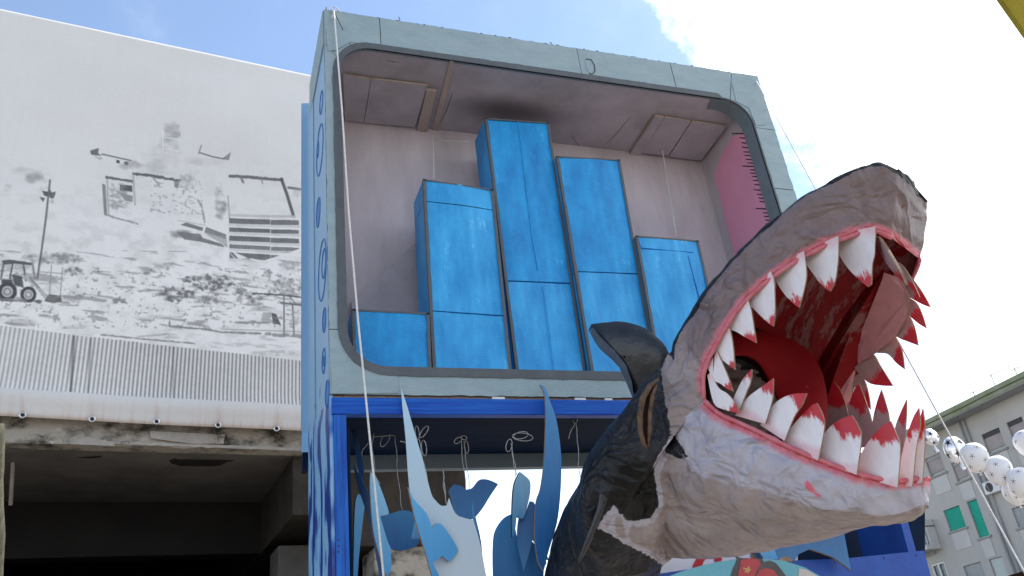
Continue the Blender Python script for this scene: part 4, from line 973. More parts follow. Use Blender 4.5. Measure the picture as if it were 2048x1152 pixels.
cutout('narrow dark navy blade hanging next to the corner post', z3([(320,205),(345,260),(370,370),(395,480),(408,610),(414,655),(385,600),(352,400)]), 5.85, 35, 'navy', 'darkedge')
cutout('dark blue blade leaning over the narrow pale one by the post', z3([(342,497),(400,600),(440,680),(455,800),(480,950),(525,1160),(560,1300),(520,1300),(450,900),(400,720),(365,620)]), 5.6, 30, 'navy', 'darkedge')
cutout('narrow mid blue blade nearest the corner post at the bottom', z3([(370,670),(410,700),(402,800),(380,1000),(368,1160),(360,1300),(340,1300),(346,1000),(348,860),(355,720)]), 5.75, -30, 'sky', 'darkedge')
cutout('pale blue torn blade behind the white rope', z3([(445,540),(480,580),(520,680),(550,770),(548,790),(500,800),(545,950),(562,990),(565,1110),(545,1152),(528,1130),(490,1000),(460,880),(442,640)]), 5.5, -12, 'palemix')
cutout('rounded blue bowl shaped cutout hanging on one string', z3([(490,800),(560,785),(640,765),(700,790),(720,850),(730,950),(690,985),(620,1003),(560,985),(510,910)]), 5.95, 8, 'mid', 'darkedge')
cutout('small pale triangular cutout tip beside the tall spike', z3([(710,800),(722,860),(735,930),(682,932)]), 5.5, 10, 'palemix')
# strings: tied to the underside of the box
def loop(cx, cy, rx, ry, y, tw=0, n=12, a0=0, a1=2*math.pi):
    return [PY(cx + rx * math.cos(a) * math.cos(tw) - ry * math.sin(a) * math.sin(tw), cy + rx * math.cos(a) * math.sin(tw) + ry * math.sin(a) * math.cos(tw), y + .02 * math.sin(2*a)) for a in np.linspace(a0, a1, n)]
def string(label, runs, loops, y, r=.0028):
    f = MB()
    for pts in runs:
        P = [PY(*q, y + (.015 * math.sin(i * 1.7))) for i, q in enumerate(pts)]
        Q = [P[0]]
        for i in range(len(P) - 1):
            for s in (.5, 1): Q.append(P[i] + (P[i+1] - P[i]) * s + np.array([.004 * math.sin(i * 3 + s * 5), 0, 0]))
        f.tube(Q, r, 5)
    for L in loops: f.tube(loop(*L[:4], y, *(L[4:] or ())), r, 5)
    return tag(obj('hanging_string', f, M['string'], smooth=True), label, 'string', 'strings tied under the box')
string('knotted string holding the rounded bowl shaped cutout', [z3([(455,335),(520,330),(580,325),(592,345),(592,400),(602,500),(610,620),(622,700),(630,768)]), z3([(430,370),(400,410),(390,450)])], [(590 + 530/2.939, 760 + 350/2.939, 7, 16, .5), (590 + 565/2.939, 760 + 300/2.939, 9, 6, .2)], 5.95)
string('thin string falling beside the white rope to the torn pale blade', [z3([(465,290),(455,380),(462,470),(470,550),(498,610)])], [], 5.9, .003)
string('looped bow string beside the tall pale spike', [z4([(172,350),(185,420),(205,520),(225,620),(245,730),(265,835)]), z4([(60,360),(100,370),(160,355)])], [(780 + 160/2.94, 760 + 310/2.94, 4, 14, -.1), (780 + 200/2.94, 760 + 305/2.94, 5, 14, .6), (780 + 200/2.94, 760 + 400/2.94, 5, 16, -.1)], 5.62)
string('frayed string end hanging above the white second peak', [z4([(312,535),(318,600),(312,640),(330,700),(335,740)]), z4([(318,600),(330,720)])], [], 5.6, .003)
string('bow tied double string carrying the bird shaped cutout', [z4([(418,355),(425,440),(435,540),(448,642)]), z4([(434,360),(445,450),(458,560),(468,642)])], [(780 + 400/2.94, 760 + 355/2.94, 9, 5, -.6), (780 + 435/2.94, 760 + 340/2.94, 6, 4, .3), (780 + 450/2.94, 760 + 395/2.94, 4, 13, -.1)], 5.82)
string('bow tied string carrying the small pale leaf shape', [z4([(712,370),(720,430),(735,500),(740,570)]), z4([(716,400),(730,500),(745,560)])], [(780 + 700/2.94, 760 + 385/2.94, 6, 13, .2), (780 + 780/2.94, 760 + 335/2.94, 21, 8, .1), (780 + 770/2.94, 760 + 325/2.94, 15, 7, -.2)], 5.6)
string('string on a metal hook beside the shark back', [z4([(1090,250),(1070,290),(1048,345)]), z4([(1092,250),(1102,330),(1104,400),(1110,500),(1125,600),(1135,640)])], [(780 + 1090/2.94, 760 + 238/2.94, 4, 6, .2)], 5.62)

# ------------------------------------------------------------------ ropes
f = MB()
rp = [PY(668, 24, YB - .03), PY(684, 220, YB - .05), PY(697, 420, YB - .06), PY(716, 640, YB - .07), PY(740, 880, YB - .07), PY(757, 1050, YB - .07), PY(767, 1152, YB - .07), PY(795, 1420, YB - .07)]
f.tube(rp, .0075, 6); f.tube(loop(670, 19, 7, 4, YB - .01, .2), .006, 5, closed=False); f.tube([PY(662, 18, YB), PY(668, 28, YB - .03), PY(664, 36, YB - .03)], .006, 5)
tag(obj('white_rope', f, M['rope'], smooth=True), 'white rope hanging from the top left corner of the grey box', 'rope')
f = MB(); tl = PY(1513, 162, YB - .01); br = PD(2052, 1150, 3.9)
f.tube([tl + (br - tl) * s for s in np.linspace(0, 1, 8)] + [br + (br - tl) * .35], .0045, 6)
tag(obj('guy_rope', f, M['rope'], smooth=True), 'thin guy rope slanting down past the shark snout to the lower right corner', 'rope')
def wire(label, pts, r): 
    f = MB(); f.tube(pts, r, 5); return tag(obj('thin_wire', f, M['string']), label, 'wire', 'thin wires inside the box')
wire('thin wire dropping to the second bar from the left', [PY(866, 272, 6.2), PY(868, 358, 5.83)], .005)
wire('thin horizontal wire running to the tallest bar', [PY(866, 280, 6.2), PY(940, 284, 5.95)], .005)
wire('thin wire dropping to the right end bar', [PY(1325, 300, 6.2), PY(1338, 385, 6.0), PY(1353, 474, 5.8)], .006)

# ================================================================== SHARK
Nc = cray(1410, 800) * 4.8; Fc = cray(1620, 840) * 5.5
WV = Fc - Nc; HALF = np.linalg.norm(WV) / 2; WV /= 2 * HALF; MID = (Nc + Fc) / 2
def cw(px, py, w_):                                              # point at w_ half widths to the near side of the mid plane (camera axes)
    d = cray(px, py); return d * ((MID @ WV - w_ * HALF) / (d @ WV))
def mir(p): return p - 2 * ((p - MID) @ WV) * WV
UP = [((1408,800),1.0,(1333,705),1.0), ((1408,745),1.04,(1345,660),1.02), ((1432,690),1.04,(1395,590),.98), ((1475,620),.98,(1470,503),.90),
      ((1540,558),.86,(1545,428),.78), ((1620,507),.66,(1620,373),.62), ((1700,473),.43,(1692,338),.46), ((1752,464),.22,(1750,317),.30), ((1783,476),.08,(1797,337),.11)]
def upper_ring(i):
    (r, wr, g_, wg) = UP[i]
    a, c = cw(*r, wr), cw(*g_, wg)
    b_ = (a + c) / 2 - WV * .035 * min(1, wg * 1.2)
    fx, dr_, dm_ = FARX[i]
    def mirx(p, kr): return mir(p) + WV * HALF * fx + np.array([0, dr_ * kr + dm_ * (1 - kr), 0])
    gm = mirx(c, 1); upv = (c - a) / (np.linalg.norm(c - a))
    tm = (c + gm) / 2 + upv * (.10 * min(1, wg + .1))
    q1 = c * .62 + gm * .38 + upv * (.075 * min(1, wg + .1)); 
    near = [a, a * .5 + b_ * .5 - WV * .012, b_, b_ * .5 + c * .5 - WV * .015, c, q1]
    return near + [tm] + [mirx(p, min(1, k / 4)) for k, p in reversed(list(enumerate(near)))]
FARX = [(0, 0, .02), (.04, 0, .03), (.12, 0, .05), (.24, 0, .07), (.34, .0, .085), (.42, .02, .09), (.46, .04, .09), (.48, .07, .07), (.46, .08, .04)]
LO = [((1408,800),1.0,(1340,860),1.04,(1335,1000),.80,(1330,1110),.16), ((1440,828),.96,(1402,922),1.0,(1392,1040),.70,(1392,1116),.2), ((1500,855),.88,(1472,946),.92,(1466,1048),.58,(1468,1110),.15),
      ((1570,890),.78,(1545,968),.82,(1547,1048),.5,(1550,1096),.12), ((1640,920),.65,(1616,1002),.68,(1622,1050),.4,(1628,1081),.1), ((1720,948),.47,(1702,1020),.5,(1705,1048),.28,(1710,1064),.06),
      ((1790,962),.28,(1780,1034),.30,(1785,1042),.16,(1785,1048),.03), ((1846,955),.06,(1847,1006),.07,(1842,1022),.04,(1836,1032),.01)]
def lower_ring(i):
    (r, wr, c_, wc, b_, wb, m_, wm) = LO[i]
    a, c, b2, m2 = cw(*r, wr), cw(*c_, wc), cw(*b_, wb), cw(*m_, wm)
    near = [a, (a + c) / 2 - WV * .02, c, (c + b2) / 2 - WV * .03, b2, (b2 + m2) / 2 - WV * .02, m2]
    mm = (m2 + mir(m2)) / 2
    return near + [mm] + [mir(p) for p in reversed(near)]
def catmull(rings, sub):
    out = []; n = len(rings); R3 = [np.array(r) for r in rings]
    for i in range(n - 1):
        p0 = R3[i-1] if i else 2 * R3[0] - R3[1]; p1, p2 = R3[i], R3[i+1]; p3 = R3[i+2] if i + 2 < n else 2 * R3[-1] - R3[-2]
        for k in range(sub):
            t = k / sub
            out.append(.5 * (2*p1 + (p2-p0)*t + (2*p0-5*p1+4*p2-p3)*t*t + (3*p1-p0-3*p2+p3)*t**3))
    out.append(R3[-1]); return out
def densej(ring, sub, closed=False):
    n = len(ring); out = []
    for j in range(n if closed else n - 1):
        for k in range(sub): out.append(ring[j] + (ring[(j+1) % n] - ring[j]) * k / sub)
    if not closed: out.append(ring[-1])
    return np.array(out)
SUB_I, SUB_J = 9, 5
upper = np.array([densej(r, SUB_J) for r in catmull([upper_ring(i) for i in range(len(UP))], SUB_I)])
lower = np.array([densej(r, SUB_J) for r in catmull([lower_ring(i) for i in range(len(LO))], SUB_I)])
def relax(G, it, fix):
    for _ in range(it):
        H = G.copy()
        H[1:-1, 1:-1] = G[1:-1, 1:-1] * .4 + .15 * (G[:-2, 1:-1] + G[2:, 1:-1] + G[1:-1, :-2] + G[1:-1, 2:])
        G = H
    return G
upper = relax(upper, 5, None); lower = relax(lower, 5, None)
# body: rings that follow the bending trunk behind the head
s0 = np.concatenate([upper[0], lower[0][::-1][1:-1]])              # near rim over the top, far rim, under the belly
NB = len(s0)
cen0 = s0.mean(0)
def body_ring(T, B, z, wid):
    t_, b_ = cray(*T) * z, cray(*B) * z; c = (t_ + b_) / 2; v = (t_ - b_) / 2
    wd = WV - v * (WV @ v) / (v @ v); wd /= np.linalg.norm(wd)
    n_up = len(upper[0]); out = []
    for k in range(NB):
        if k < n_up: a = math.pi * (-.08 + 1.16 * k / (n_up - 1))    # 0 = near side, pi/2 = top, pi = far side
        else: a = math.pi * (1.08 + .84 * (k - n_up + 1) / (NB - n_up + 1))
        out.append(c - wd * wid * math.cos(a) + v * math.sin(a))
    return np.array(out)
BR_ = [body_ring((1092, 1240), (1290, 1400), 6.0, .36), body_ring((1092, 1140), (1300, 1290), 5.95, .40), body_ring((1122, 1030), (1310, 1195), 5.8, .45), body_ring((1180, 930), (1318, 1140), 5.6, .49), body_ring((1250, 822), (1330, 1120), 5.35, .52), s0]
body = np.array(catmull(BR_, 9))
for _ in range(4):
    H = body.copy()
    nb_ = (np.roll(body, 1, 1) + np.roll(body, -1, 1))
    H[1:-1] = body[1:-1] * .4 + .15 * (body[:-2] + body[2:] + nb_[1:-1]); body = H
verts, faces, dk_at, rim_at, bl_at, seen = [], [], [], [], [], []
def add_pts(G, rimd, kind):
    base = len(verts); n, k = G.shape[:2]
    for i in range(n):
        for j in range(k): verts.append(G[i, j]); rim_at.append(rimd(i, j)); seen.append((kind, i / (n - 1), j / (k - 1)))
    return base, n, k
def arclen(G):
    d = np.linalg.norm(np.diff(G, axis=1), axis=2); c = np.concatenate([np.zeros((G.shape[0], 1)), np.cumsum(d, 1)], 1)
    return np.minimum(c, c[:, -1:] - c)
ua, la = arclen(upper), arclen(lower)
b0, n0, k0 = add_pts(upper, lambda i, j: ua[i, j], 'u')
for i in range(n0 - 1):
    for j in range(k0 - 1): faces.append((b0+i*k0+j, b0+(i+1)*k0+j, b0+(i+1)*k0+j+1, b0+i*k0+j+1))
last_row = list(range(b0 + (n0-1)*k0, b0 + n0*k0))
for j in range(k0 // 2):                                          # close the nose between its near and far edge
    q = (last_row[j], last_row[k0-1-j], last_row[k0-2-j], last_row[j+1])
    faces.append(q if len(set(q)) == 4 else tuple(dict.fromkeys(q)))
b1, n1, k1 = add_pts(lower, lambda i, j: la[i, j], 'l')
for i in range(n1 - 1):
    for j in range(k1 - 1): faces.append((b1+i*k1+j, b1+i*k1+j+1, b1+(i+1)*k1+j+1, b1+(i+1)*k1+j))
last_row = list(range(b1 + (n1-1)*k1, b1 + n1*k1))
for j in range(k1 // 2):
    q = (last_row[j+1], last_row[k1-2-j], last_row[k1-1-j], last_row[j])
    faces.append(q if len(set(q)) == 4 else tuple(dict.fromkeys(q)))
nbody = body.shape[0]
b2 = len(verts)
for i in range(nbody):
    for j in range(NB): verts.append(body[i, j]); rim_at.append(9.0); seen.append(('b', i / (nbody-1), j / NB))
for i in range(nbody - 1):
    for j in range(NB): faces.append((b2+i*NB+j, b2+(i+1)*NB+j, b2+(i+1)*NB+(j+1) % NB, b2+i*NB+(j+1) % NB))
V = np.array(verts)
# paint masks (belong to the surface): light belly patch with a ragged border against the black back
LIGHT = np.array([(1326,694),(1324,745),(1327,790),(1338,840),(1352,875),(1380,922),(1352,916),(1326,900),(1303,896),(1308,945),(1316,990),(1318,1015),(1306,1036),(1285,1046),(1258,1044),(1240,1028),(1226,1014),(1194,1048),(1196,1060),(1222,1070),(1255,1092),(1300,1113),(1330,1132),(1500,1400),(2300,1400),(2300,100),(1326,100)], float)
def sdist(P, poly):
    n = len(poly); ins = np.zeros(len(P), bool); d = np.full(len(P), 1e9)
    for i in range(n):
        a, b = poly[i], poly[(i+1) % n]; ab = b - a
        t = np.clip(((P - a) @ ab) / (ab @ ab), 0, 1); d = np.minimum(d, np.hypot(*(P - a - t[:, None] * ab).T))
        c = ((a[1] > P[:, 1]) != (b[1] > P[:, 1]))
        with np.errstate(divide='ignore', invalid='ignore'): ins ^= c & (P[:, 0] < (b[0]-a[0]) * (P[:, 1]-a[1]) / (b[1]-a[1]) + a[0])
    return np.where(ins, d, -d)
Vm = V.copy(); sd_ = (V - MID) @ WV; far = sd_ > 0; Vm[far] = V[far] - 2 * sd_[far][:, None] * WV
Ppx = np.stack([1024 + F * Vm[:, 0] / Vm[:, 2], 576 + F * Vm[:, 1] / Vm[:, 2]], 1)
lightd = sdist(Ppx, LIGHT)
dark = np.clip(-lightd / 30, -1.2, 1.2)
for q, (kd, si, sj) in enumerate(seen):
    if kd == 'u':                                                 # dark back beyond the ridge
        e_ = (.5 - abs(sj - .5)) * 2                               # 0 rim .. 1 top
        dark[q] = max(-1.2, min(1.2, (e_ - (.50 + .12 * si)) * 9))
        if si < .12: dark[q] = max(dark[q], min(1.2, -lightd[q] / 30))
    if kd == 'l' and si > .25: dark[q] = -1.2
BL = np.array([(1604,962),(1618,958),(1630,975),(1652,998),(1640,1001),(1618,985),(1606,975)], float)
blood = np.clip(sdist(Ppx, BL) / 10, -1, 1) * .5 + .35
blood = np.where(far, -1, blood)
HOL = np.array([(1272,905),(1290,915),(1306,950),(1316,995),(1314,1020),(1300,1036),(1282,1042),(1258,1040),(1240,1026),(1222,1012),(1214,1000),(1226,960),(1248,920)], float)  # shade of the recess behind the fin, painted black onto the skin
hollow_shade = np.where(far, -1, np.clip(sdist(Ppx, HOL) / 12, -1, 1))
tone = np.zeros(len(V))  # white neck paint, plus the light on lip, belly and snout put into colour
for q, (kd, si, sj) in enumerate(seen):
    if kd == 'u': tone[q] = .15 + max(0, .35 - si) * 1.6
    elif kd == 'b':
        y_ = Ppx[q][1]; ld = max(0, lightd[q])
        tone[q] = .75 + 1.25 * max(min(1, max(0, (958 - y_) / 30)) * min(1, max(0, (y_ - 850) / 30)), min(1, max(0, 1 - ld / 26)) * min(1, max(0, (y_ - 880) / 40)))
    else:
        e_ = (.5 - abs(sj - .5)) * 2
        tone[q] = (1.9 - (e_ - .30) * 8) if e_ > .27 else 1.9
        tone[q] = max(tone[q], .75)
shark = thing('shark', 'giant papier mache shark with open jaws and bloody white teeth bursting out before the box', 'shark figure', toworld(MID))
me_b = MB(); me_b.v = [tuple(toworld(p)) for p in V]; me_b.f = faces; me_b.mi = [0] * len(faces)
hull = obj('body', me_b, M['skin'], shark, smooth=True, attrs={'dark': dark, 'rim': rim_at, 'blood': blood, 'tone': tone, 'hollow_shade': hollow_shade})
bm = bmesh.new(); bm.from_mesh(hull.data)
bmesh.ops.remove_doubles(bm, verts=bm.verts, dist=.0008)
bmesh.ops.subdivide_edges(bm, edges=[e for e in bm.edges if e.calc_length() > .012], cuts=1, use_grid_fill=True)
bmesh.ops.recalc_face_normals(bm, faces=bm.faces)
bm.normal_update()
rl = bm.verts.layers.float['rim']
disp = {}
for v in bm.verts:
    p = v.co
    a = abs(mn.noise(p * 3.1 + Vector((3, 1, 2)))) ; b_ = abs(mn.noise(p * 7.3 + Vector((9, 4, 1)))); c_ = mn.noise(p * 1.7)
    k = min(1, v[rl] / .08)
    q = p + Vector((mn.noise(p * 2.2), mn.noise(p * 2.2 + Vector((5, 0, 0))), mn.noise(p * 2.2 + Vector((0, 5, 0))))) * .16
    d1 = mn.voronoi(q * 2.1)[0]; d2 = mn.voronoi(q * 5.0 + Vector((3, 3, 3)))[0]
    cr_ = .012 * math.exp(-(d1[1] - d1[0]) / .13) - .004 * math.exp(-(d2[1] - d2[0]) / .25) * a * 3
    disp[v] = (v.normal.copy(), (-.024 * (a - .2) - .006 * (b_ - .2) + .018 * c_ + cr_) * k)
for v, (n_, d_) in disp.items(): v.co += n_ * d_
bm.to_mesh(hull.data); bm.free()

# mouth lining: palate, floor and throat
FWD = np.cross(WV, np.array([0, 0, 0]) + np.cross(cw(1783, 478, .05) - MID, cw(1846, 955, .05) - MID))  # along the mid plane
FWD = ((cw(1783, 478, 0) - MID) / np.linalg.norm(cw(1783, 478, 0) - MID) + (cw(1846, 955, 0) - MID) / np.linalg.norm(cw(1846, 955, 0) - MID)); FWD /= np.linalg.norm(FWD)
def arch(G, frac, n=24, inset=.012):
    out = []
    for i in range(G.shape[0]):
        a, b_ = G[i, 0], G[i, -1]; m_ = G[i, G.shape[1] // 2]; c = (a + b_) / 2; hv = (m_ - c) * frac
        W_ = b_ - a; L = np.linalg.norm(W_); row = []
        for k in range(n + 1):
            s = k / n; th = math.pi * s
            row.append(c - W_ / 2 * math.cos(th) * (1 - inset / max(L, .05)) + hv * math.sin(th) ** .7)
        out.append(row)
    return np.array(out)
pal = arch(upper, .62); flo = arch(lower, .55)
def lining(name, G, mat, flip, amp=.02):
    G = G.copy(); n, k = G.shape[:2]
    for i in range(n):
        for j in range(2, k - 2):
            p = Vector(G[i, j]); G[i, j] = G[i, j] + np.array([mn.noise(p * 5), mn.noise(p * 5 + Vector((7, 0, 0))), mn.noise(p * 5 + Vector((0, 7, 0)))]) * amp
    f = MB(); f.grid([[toworld(p) for p in row] for row in G], 0, flip); return obj(name, f, mat, shark, smooth=True)
lining('palate', pal[17:], M['palate'], False); lining('mouth_floor', flo[8:], M['palate'], True)
th_ring = list(pal[17]) + list(flo[8][::-1][1:-1])
th = []
c0 = np.mean(th_ring, axis=0)
for k, (s, dd) in enumerate([(1, 0), (.97, .03), (.92, .14), (.80, .36), (.62, .58), (.3, .74), (.02, .78)]):
    th.append([toworld(c0 + (p - c0) * s - FWD * dd) for p in th_ring] + [toworld(c0 + (th_ring[0] - c0) * s - FWD * dd)])
f = MB(); f.grid(th); obj('throat', f, M['throat'], shark, smooth=True)
# tongue: arching red band
def ribbon(cl, hw, zz):
    return [PD(px, py, z) for (px, py), z in zip(cl, zz)]
top_l = [(1466, 668), (1500, 662), (1540, 664), (1580, 678), (1615, 700), (1640, 735), (1652, 775), (1655, 820), (1650, 880), (1640, 930)]
bot_l = [(1470, 712), (1492, 713), (1512, 724), (1528, 746), (1542, 775), (1556, 805), (1566, 835), (1572, 865), (1575, 905), (1580, 945)]
zt_ = np.array([5.0, 5.06, 5.10, 5.12, 5.10, 5.02, 4.93, 4.84, 4.74, 4.66]); zb2 = zt_ - .14
g_ = []
for (a, b_, z1_, z2_) in zip(top_l, bot_l, zt_, zb2):
    A, B = PD(*a, z1_ + .06), PD(*b_, z2_ + .02); C_ = (A + B) / 2; nv = -(AX @ np.array([.2, -.25, 1.0])); nv /= np.linalg.norm(nv)
    row = []
    for k in range(13):
        th_ = 2 * math.pi * k / 12; row.append(C_ + (A - B) / 2 * math.cos(th_) + nv * .045 * math.sin(th_))
    g_.append(row)
g_ = [densej(np.array(r), 1) for r in g_]
f = MB(); f.grid([list(r) for r in catmull(g_, 4)]); obj('tongue', f, M['tongue'], shark, smooth=True)
# lips
for nm, G in (('upper_lip', upper), ('lower_lip', lower)):
    f = MB()
    for jj in (0, -1):
        pts = [toworld(G[i, jj]) + np.array([.004 * mn.noise((i * .6, jj, k)) for k in range(3)]) for i in range(0, G.shape[0], 2)]
        f.tube(pts, [.013 + .005 * mn.noise((i * .8, 5, jj)) for i in range(len(pts))], 7)
    obj(nm, f, M['lip'], shark, smooth=True)
# teeth
def near_w(px, py, tab):                                          # half-width of the rim nearest to a pixel
    best = min(range(len(tab) - 1), key=lambda i: seg_d(px, py, tab[i][0], tab[i+1][0])[0])
    d, t = seg_d(px, py, tab[best][0], tab[best+1][0]); return tab[best][1] * (1 - t) + tab[best+1][1] * t
def seg_d(px, py, a, b):
    ab = np.array(b, float) - a; t = max(0, min(1, ((np.array([px, py]) - a) @ ab) / (ab @ ab))); q = np.array(a) + ab * t
    return math.hypot(px - q[0], py - q[1]), t
def tooth(pts, tip, tab, near=True, mat='tooth', wscale=.975, w=None, th=.012, tipin=.03, red=0.0, facing=None):
    base = (np.array(pts[0]) + np.array(pts[-1])) / 2
    if w is None: w = near_w(*base, tab) * wscale
    w = w if near else -w
    if near:
        t0_ = np.array(tip, float); pts = [np.array(p, float) for p in pts]
        for e_ in (0, -1):
            d_ = pts[e_] - t0_; pts[e_] = pts[e_] + d_ / np.linalg.norm(d_) * 11
    # outline: smooth sides, sharp tip
    sm_ = smooth_closed(pts, 4, 50)
    tipv = np.array(tip, float); ax_ = tipv - base; L = np.linalg.norm(ax_) + 1e-9
    tvals = [max(0, min(1, ((q - base) @ ax_) / L**2)) for q in sm_]
    P = [cw(q[0], q[1], w * (1 - tipin * t)) for q, t in zip(sm_, tvals)]
    off = WV * th
    if facing is not None:                                        # front tooth: stands across the snout instead of along it
        o_, n_ = facing; P = [cray(*q) * ((o_ @ n_) / (cray(*q) @ n_)) for q in sm_]; off = -n_ * th
    n = len(P); cen = [np.mean(P, axis=0)]
    f = MB()
    fr = [toworld(p) for p in P]; bk = [toworld(p + off) for p in P]
    f.add(fr, [tuple(range(n))], 0); f.add(bk, [tuple(reversed(range(n)))], 1)
    f.add(fr + bk, [(i, i + n, (i+1) % n + n, (i+1) % n) for i in range(n)], 2)
    jr = random.uniform(-.13, .07); tvals = [t + (red + jr) * max(0, t - .35) for t in tvals]; tv = tvals * 4
    return obj('tooth', f, [M[mat], M['toothback'], M['cardedge']], shark, attrs={'tip': tv})
UT = [(u[0], u[1]) for u in UP]; LT = [(l[0], l[1]) for l in LO]
def Z1_(p): return [(1160 + x / 2.6176, 280 + y / 2.6176) for x, y in p]
def Z2_(p): return [(1160 + x / 2.165, 620 + y / 2.165) for x, y in p]
near_up = [
 Z1_([(1345,520),(1352,590),(1400,668),(1455,725),(1505,768),(1524,755),(1530,650),(1543,590),(1542,480)]),
 Z1_([(1175,610),(1185,650),(1220,700),(1265,760),(1308,792),(1335,735),(1348,650),(1352,590),(1348,530)]),
 Z1_([(1020,680),(1022,730),(1065,800),(1110,850),(1145,877),(1168,800),(1184,720),(1182,660),(1170,610)]),
 Z1_([(872,830),(890,865),(930,905),(975,950),(1010,975),(1020,900),(1018,800),(1016,735),(1000,715)]),
 Z1_([(770,940),(780,985),(820,1005),(870,1035),(921,1062),(908,970),(895,890),(880,850)]),
 Z2_([(588,170),(592,205),(620,220),(645,240),(669,258),(664,180),(655,110),(645,85)]),
 Z2_([(568,260),(575,300),(610,320),(635,340),(661,352),(645,300),(620,240),(602,200)]),
 Z2_([(566,300),(578,400),(620,430),(690,447),(665,395),(635,360),(598,335),(580,290)])]
tips_u = [Z1_([(1505,768)]), Z1_([(1308,792)]), Z1_([(1145,877)]), Z1_([(1010,975)]), Z1_([(921,1062)]), Z2_([(669,258)]), Z2_([(661,352)]), Z2_([(690,447)])]
for p, t in zip(near_up, tips_u): tooth(p, t[0], UT)
near_lo = [
 Z2_([(662,405),(672,365),(705,300),(743,256),(738,310),(720,355),(697,412)]),
 Z2_([(688,440),(705,405),(735,370),(790,330),(835,296),(834,370),(825,415),(805,470)]),
 Z2_([(800,485),(805,455),(850,398),(915,365),(981,360),(960,410),(925,465),(895,545)]),
 Z2_([(893,550),(905,520),(950,468),(1000,415),(1025,403),(1048,450),(1057,510),(1030,628)]),
 Z2_([(1035,620),(1045,560),(1080,508),(1130,472),(1177,456),(1205,505),(1217,560),(1195,690)]),
 Z2_([(1195,695),(1215,625),(1260,555),(1305,505),(1345,481),(1370,540),(1386,600),(1372,745)]),
 Z2_([(1372,745),(1388,650),(1410,560),(1440,470),(1466,424),(1472,500),(1455,600),(1440,740)]),
 Z2_([(1425,740),(1450,600),(1470,480),(1483,426),(1492,500),(1490,620),(1482,725)])]
tips_l = [(743,256), (835,296), (981,360), (1025,403), (1177,456), (1345,481), (1466,424), (1483,426)]
for i_, (p, t) in enumerate(zip(near_lo, tips_l)): tooth(p, Z2_([t])[0], LT, wscale=.965 if i_ < 7 else .93, mat='tooth', red=[.1, .25, .22, .3, .34, .34, .5, .4][i_])
far_lo = [
 Z2_([(1060,560),(1065,440),(1078,370),(1095,303),(1125,345),(1150,410),(1168,490),(1175,560)]),
 Z2_([(1165,600),(1165,480),(1162,420),(1190,340),(1208,320),(1235,390),(1262,480),(1275,590)]),
 Z2_([(1262,600),(1267,480),(1285,400),(1304,345),(1322,400),(1338,470),(1342,590)]),
 Z2_([(1358,640),(1362,520),(1385,450),(1413,388),(1413,440),(1405,560),(1392,650)])]
for p, t, w_ in zip(far_lo, [(1095,303), (1208,320), (1304,345), (1413,388)], [.84, .74, .6, .32]): tooth(p, Z2_([t])[0], LT, near=False, mat='toothback', w=w_, red=.6)
far_up = [
 (Z1_([(1545,498),(1575,508),(1610,555),(1650,620),(1690,690),(1718,757),(1690,725),(1640,675),(1590,605),(1555,540)]), (1718,757), .12, 'tooth'),
 (Z1_([(1670,640),(1700,670),(1740,740),(1778,822),(1745,790),(1700,735),(1640,660)]), (1778,822), .30, 'toothback'),
 (Z1_([(1640,650),(1715,700),(1760,750),(1800,810),(1836,876),(1790,860),(1720,822),(1650,790)]), (1836,876), .42, 'toothback'),
 (Z1_([(1640,740),(1715,818),(1760,850),(1790,910),(1813,986),(1770,960),(1712,910),(1640,850)]), (1813,986), .56, 'toothback'),
 (Z1_([(1600,880),(1705,905),(1740,950),(1758,1010),(1769,1075),(1715,1055),(1655,1028),(1590,960)]), (1769,1075), .70, 'toothback'),
 (Z2_([(1255,90),(1352,92),(1385,150),(1398,200),(1404,256),(1370,230),(1330,190),(1270,183),(1215,160)]), (1404,256), .82, 'toothback'),
 (Z2_([(1200,150),(1268,188),(1300,240),(1355,328),(1300,326),(1245,312),(1185,245),(1165,180)]), (1355,328), .92, 'toothback'),
 (Z2_([(1140,260),(1190,240),(1230,300),(1250,370),(1258,432),(1225,390),(1190,330),(1130,330)]), (1258,432), .98, 'toothback')]
for i_, (p, t, w_, mt_) in enumerate(far_up):
    z = Z1_ if i_ < 5 else Z2_
    tooth(p, z([t])[0], UT, near=False, mat=mt_, w=w_, red=.5 if i_ else .1, facing=(cw(1758, 480, .05), FWD * .9 + WV * .45) if i_ == 0 else None)
# strip of card behind the far upper teeth
f = MB(); pts = [((1768,545),.15),((1800,556),.22),((1818,592),.34),((1815,628),.5),((1792,672),.66),((1750,706),.8),((1712,730),.92),((1700,800),1.0),((1690,880),1.0),((1655,880),1.0),((1650,800),1.0),((1700,715),.9),((1735,640),.68),((1756,590),.42)]
P = [toworld(cw(*q, -w_)) for q, w_ in pts]
f.prism(P, AX @ (WV * .01), 0, 1); obj('tooth_strip', f, [M['toothback'], M['cardedge']], shark)
f = MB(); pts = [((1768,540),.17),((1775,600),.46),((1742,700),.86),((1705,780),1.02),((1690,900),1.03),((1615,900),1.03),((1606,800),1.03),((1640,715),.96),((1690,630),.74),((1735,570),.44)]
f.prism([toworld(cw(*q, -w_ - .03)) for q, w_ in pts], AX @ (WV * .01)); obj('cheek_lining', f, M['palate'], shark)
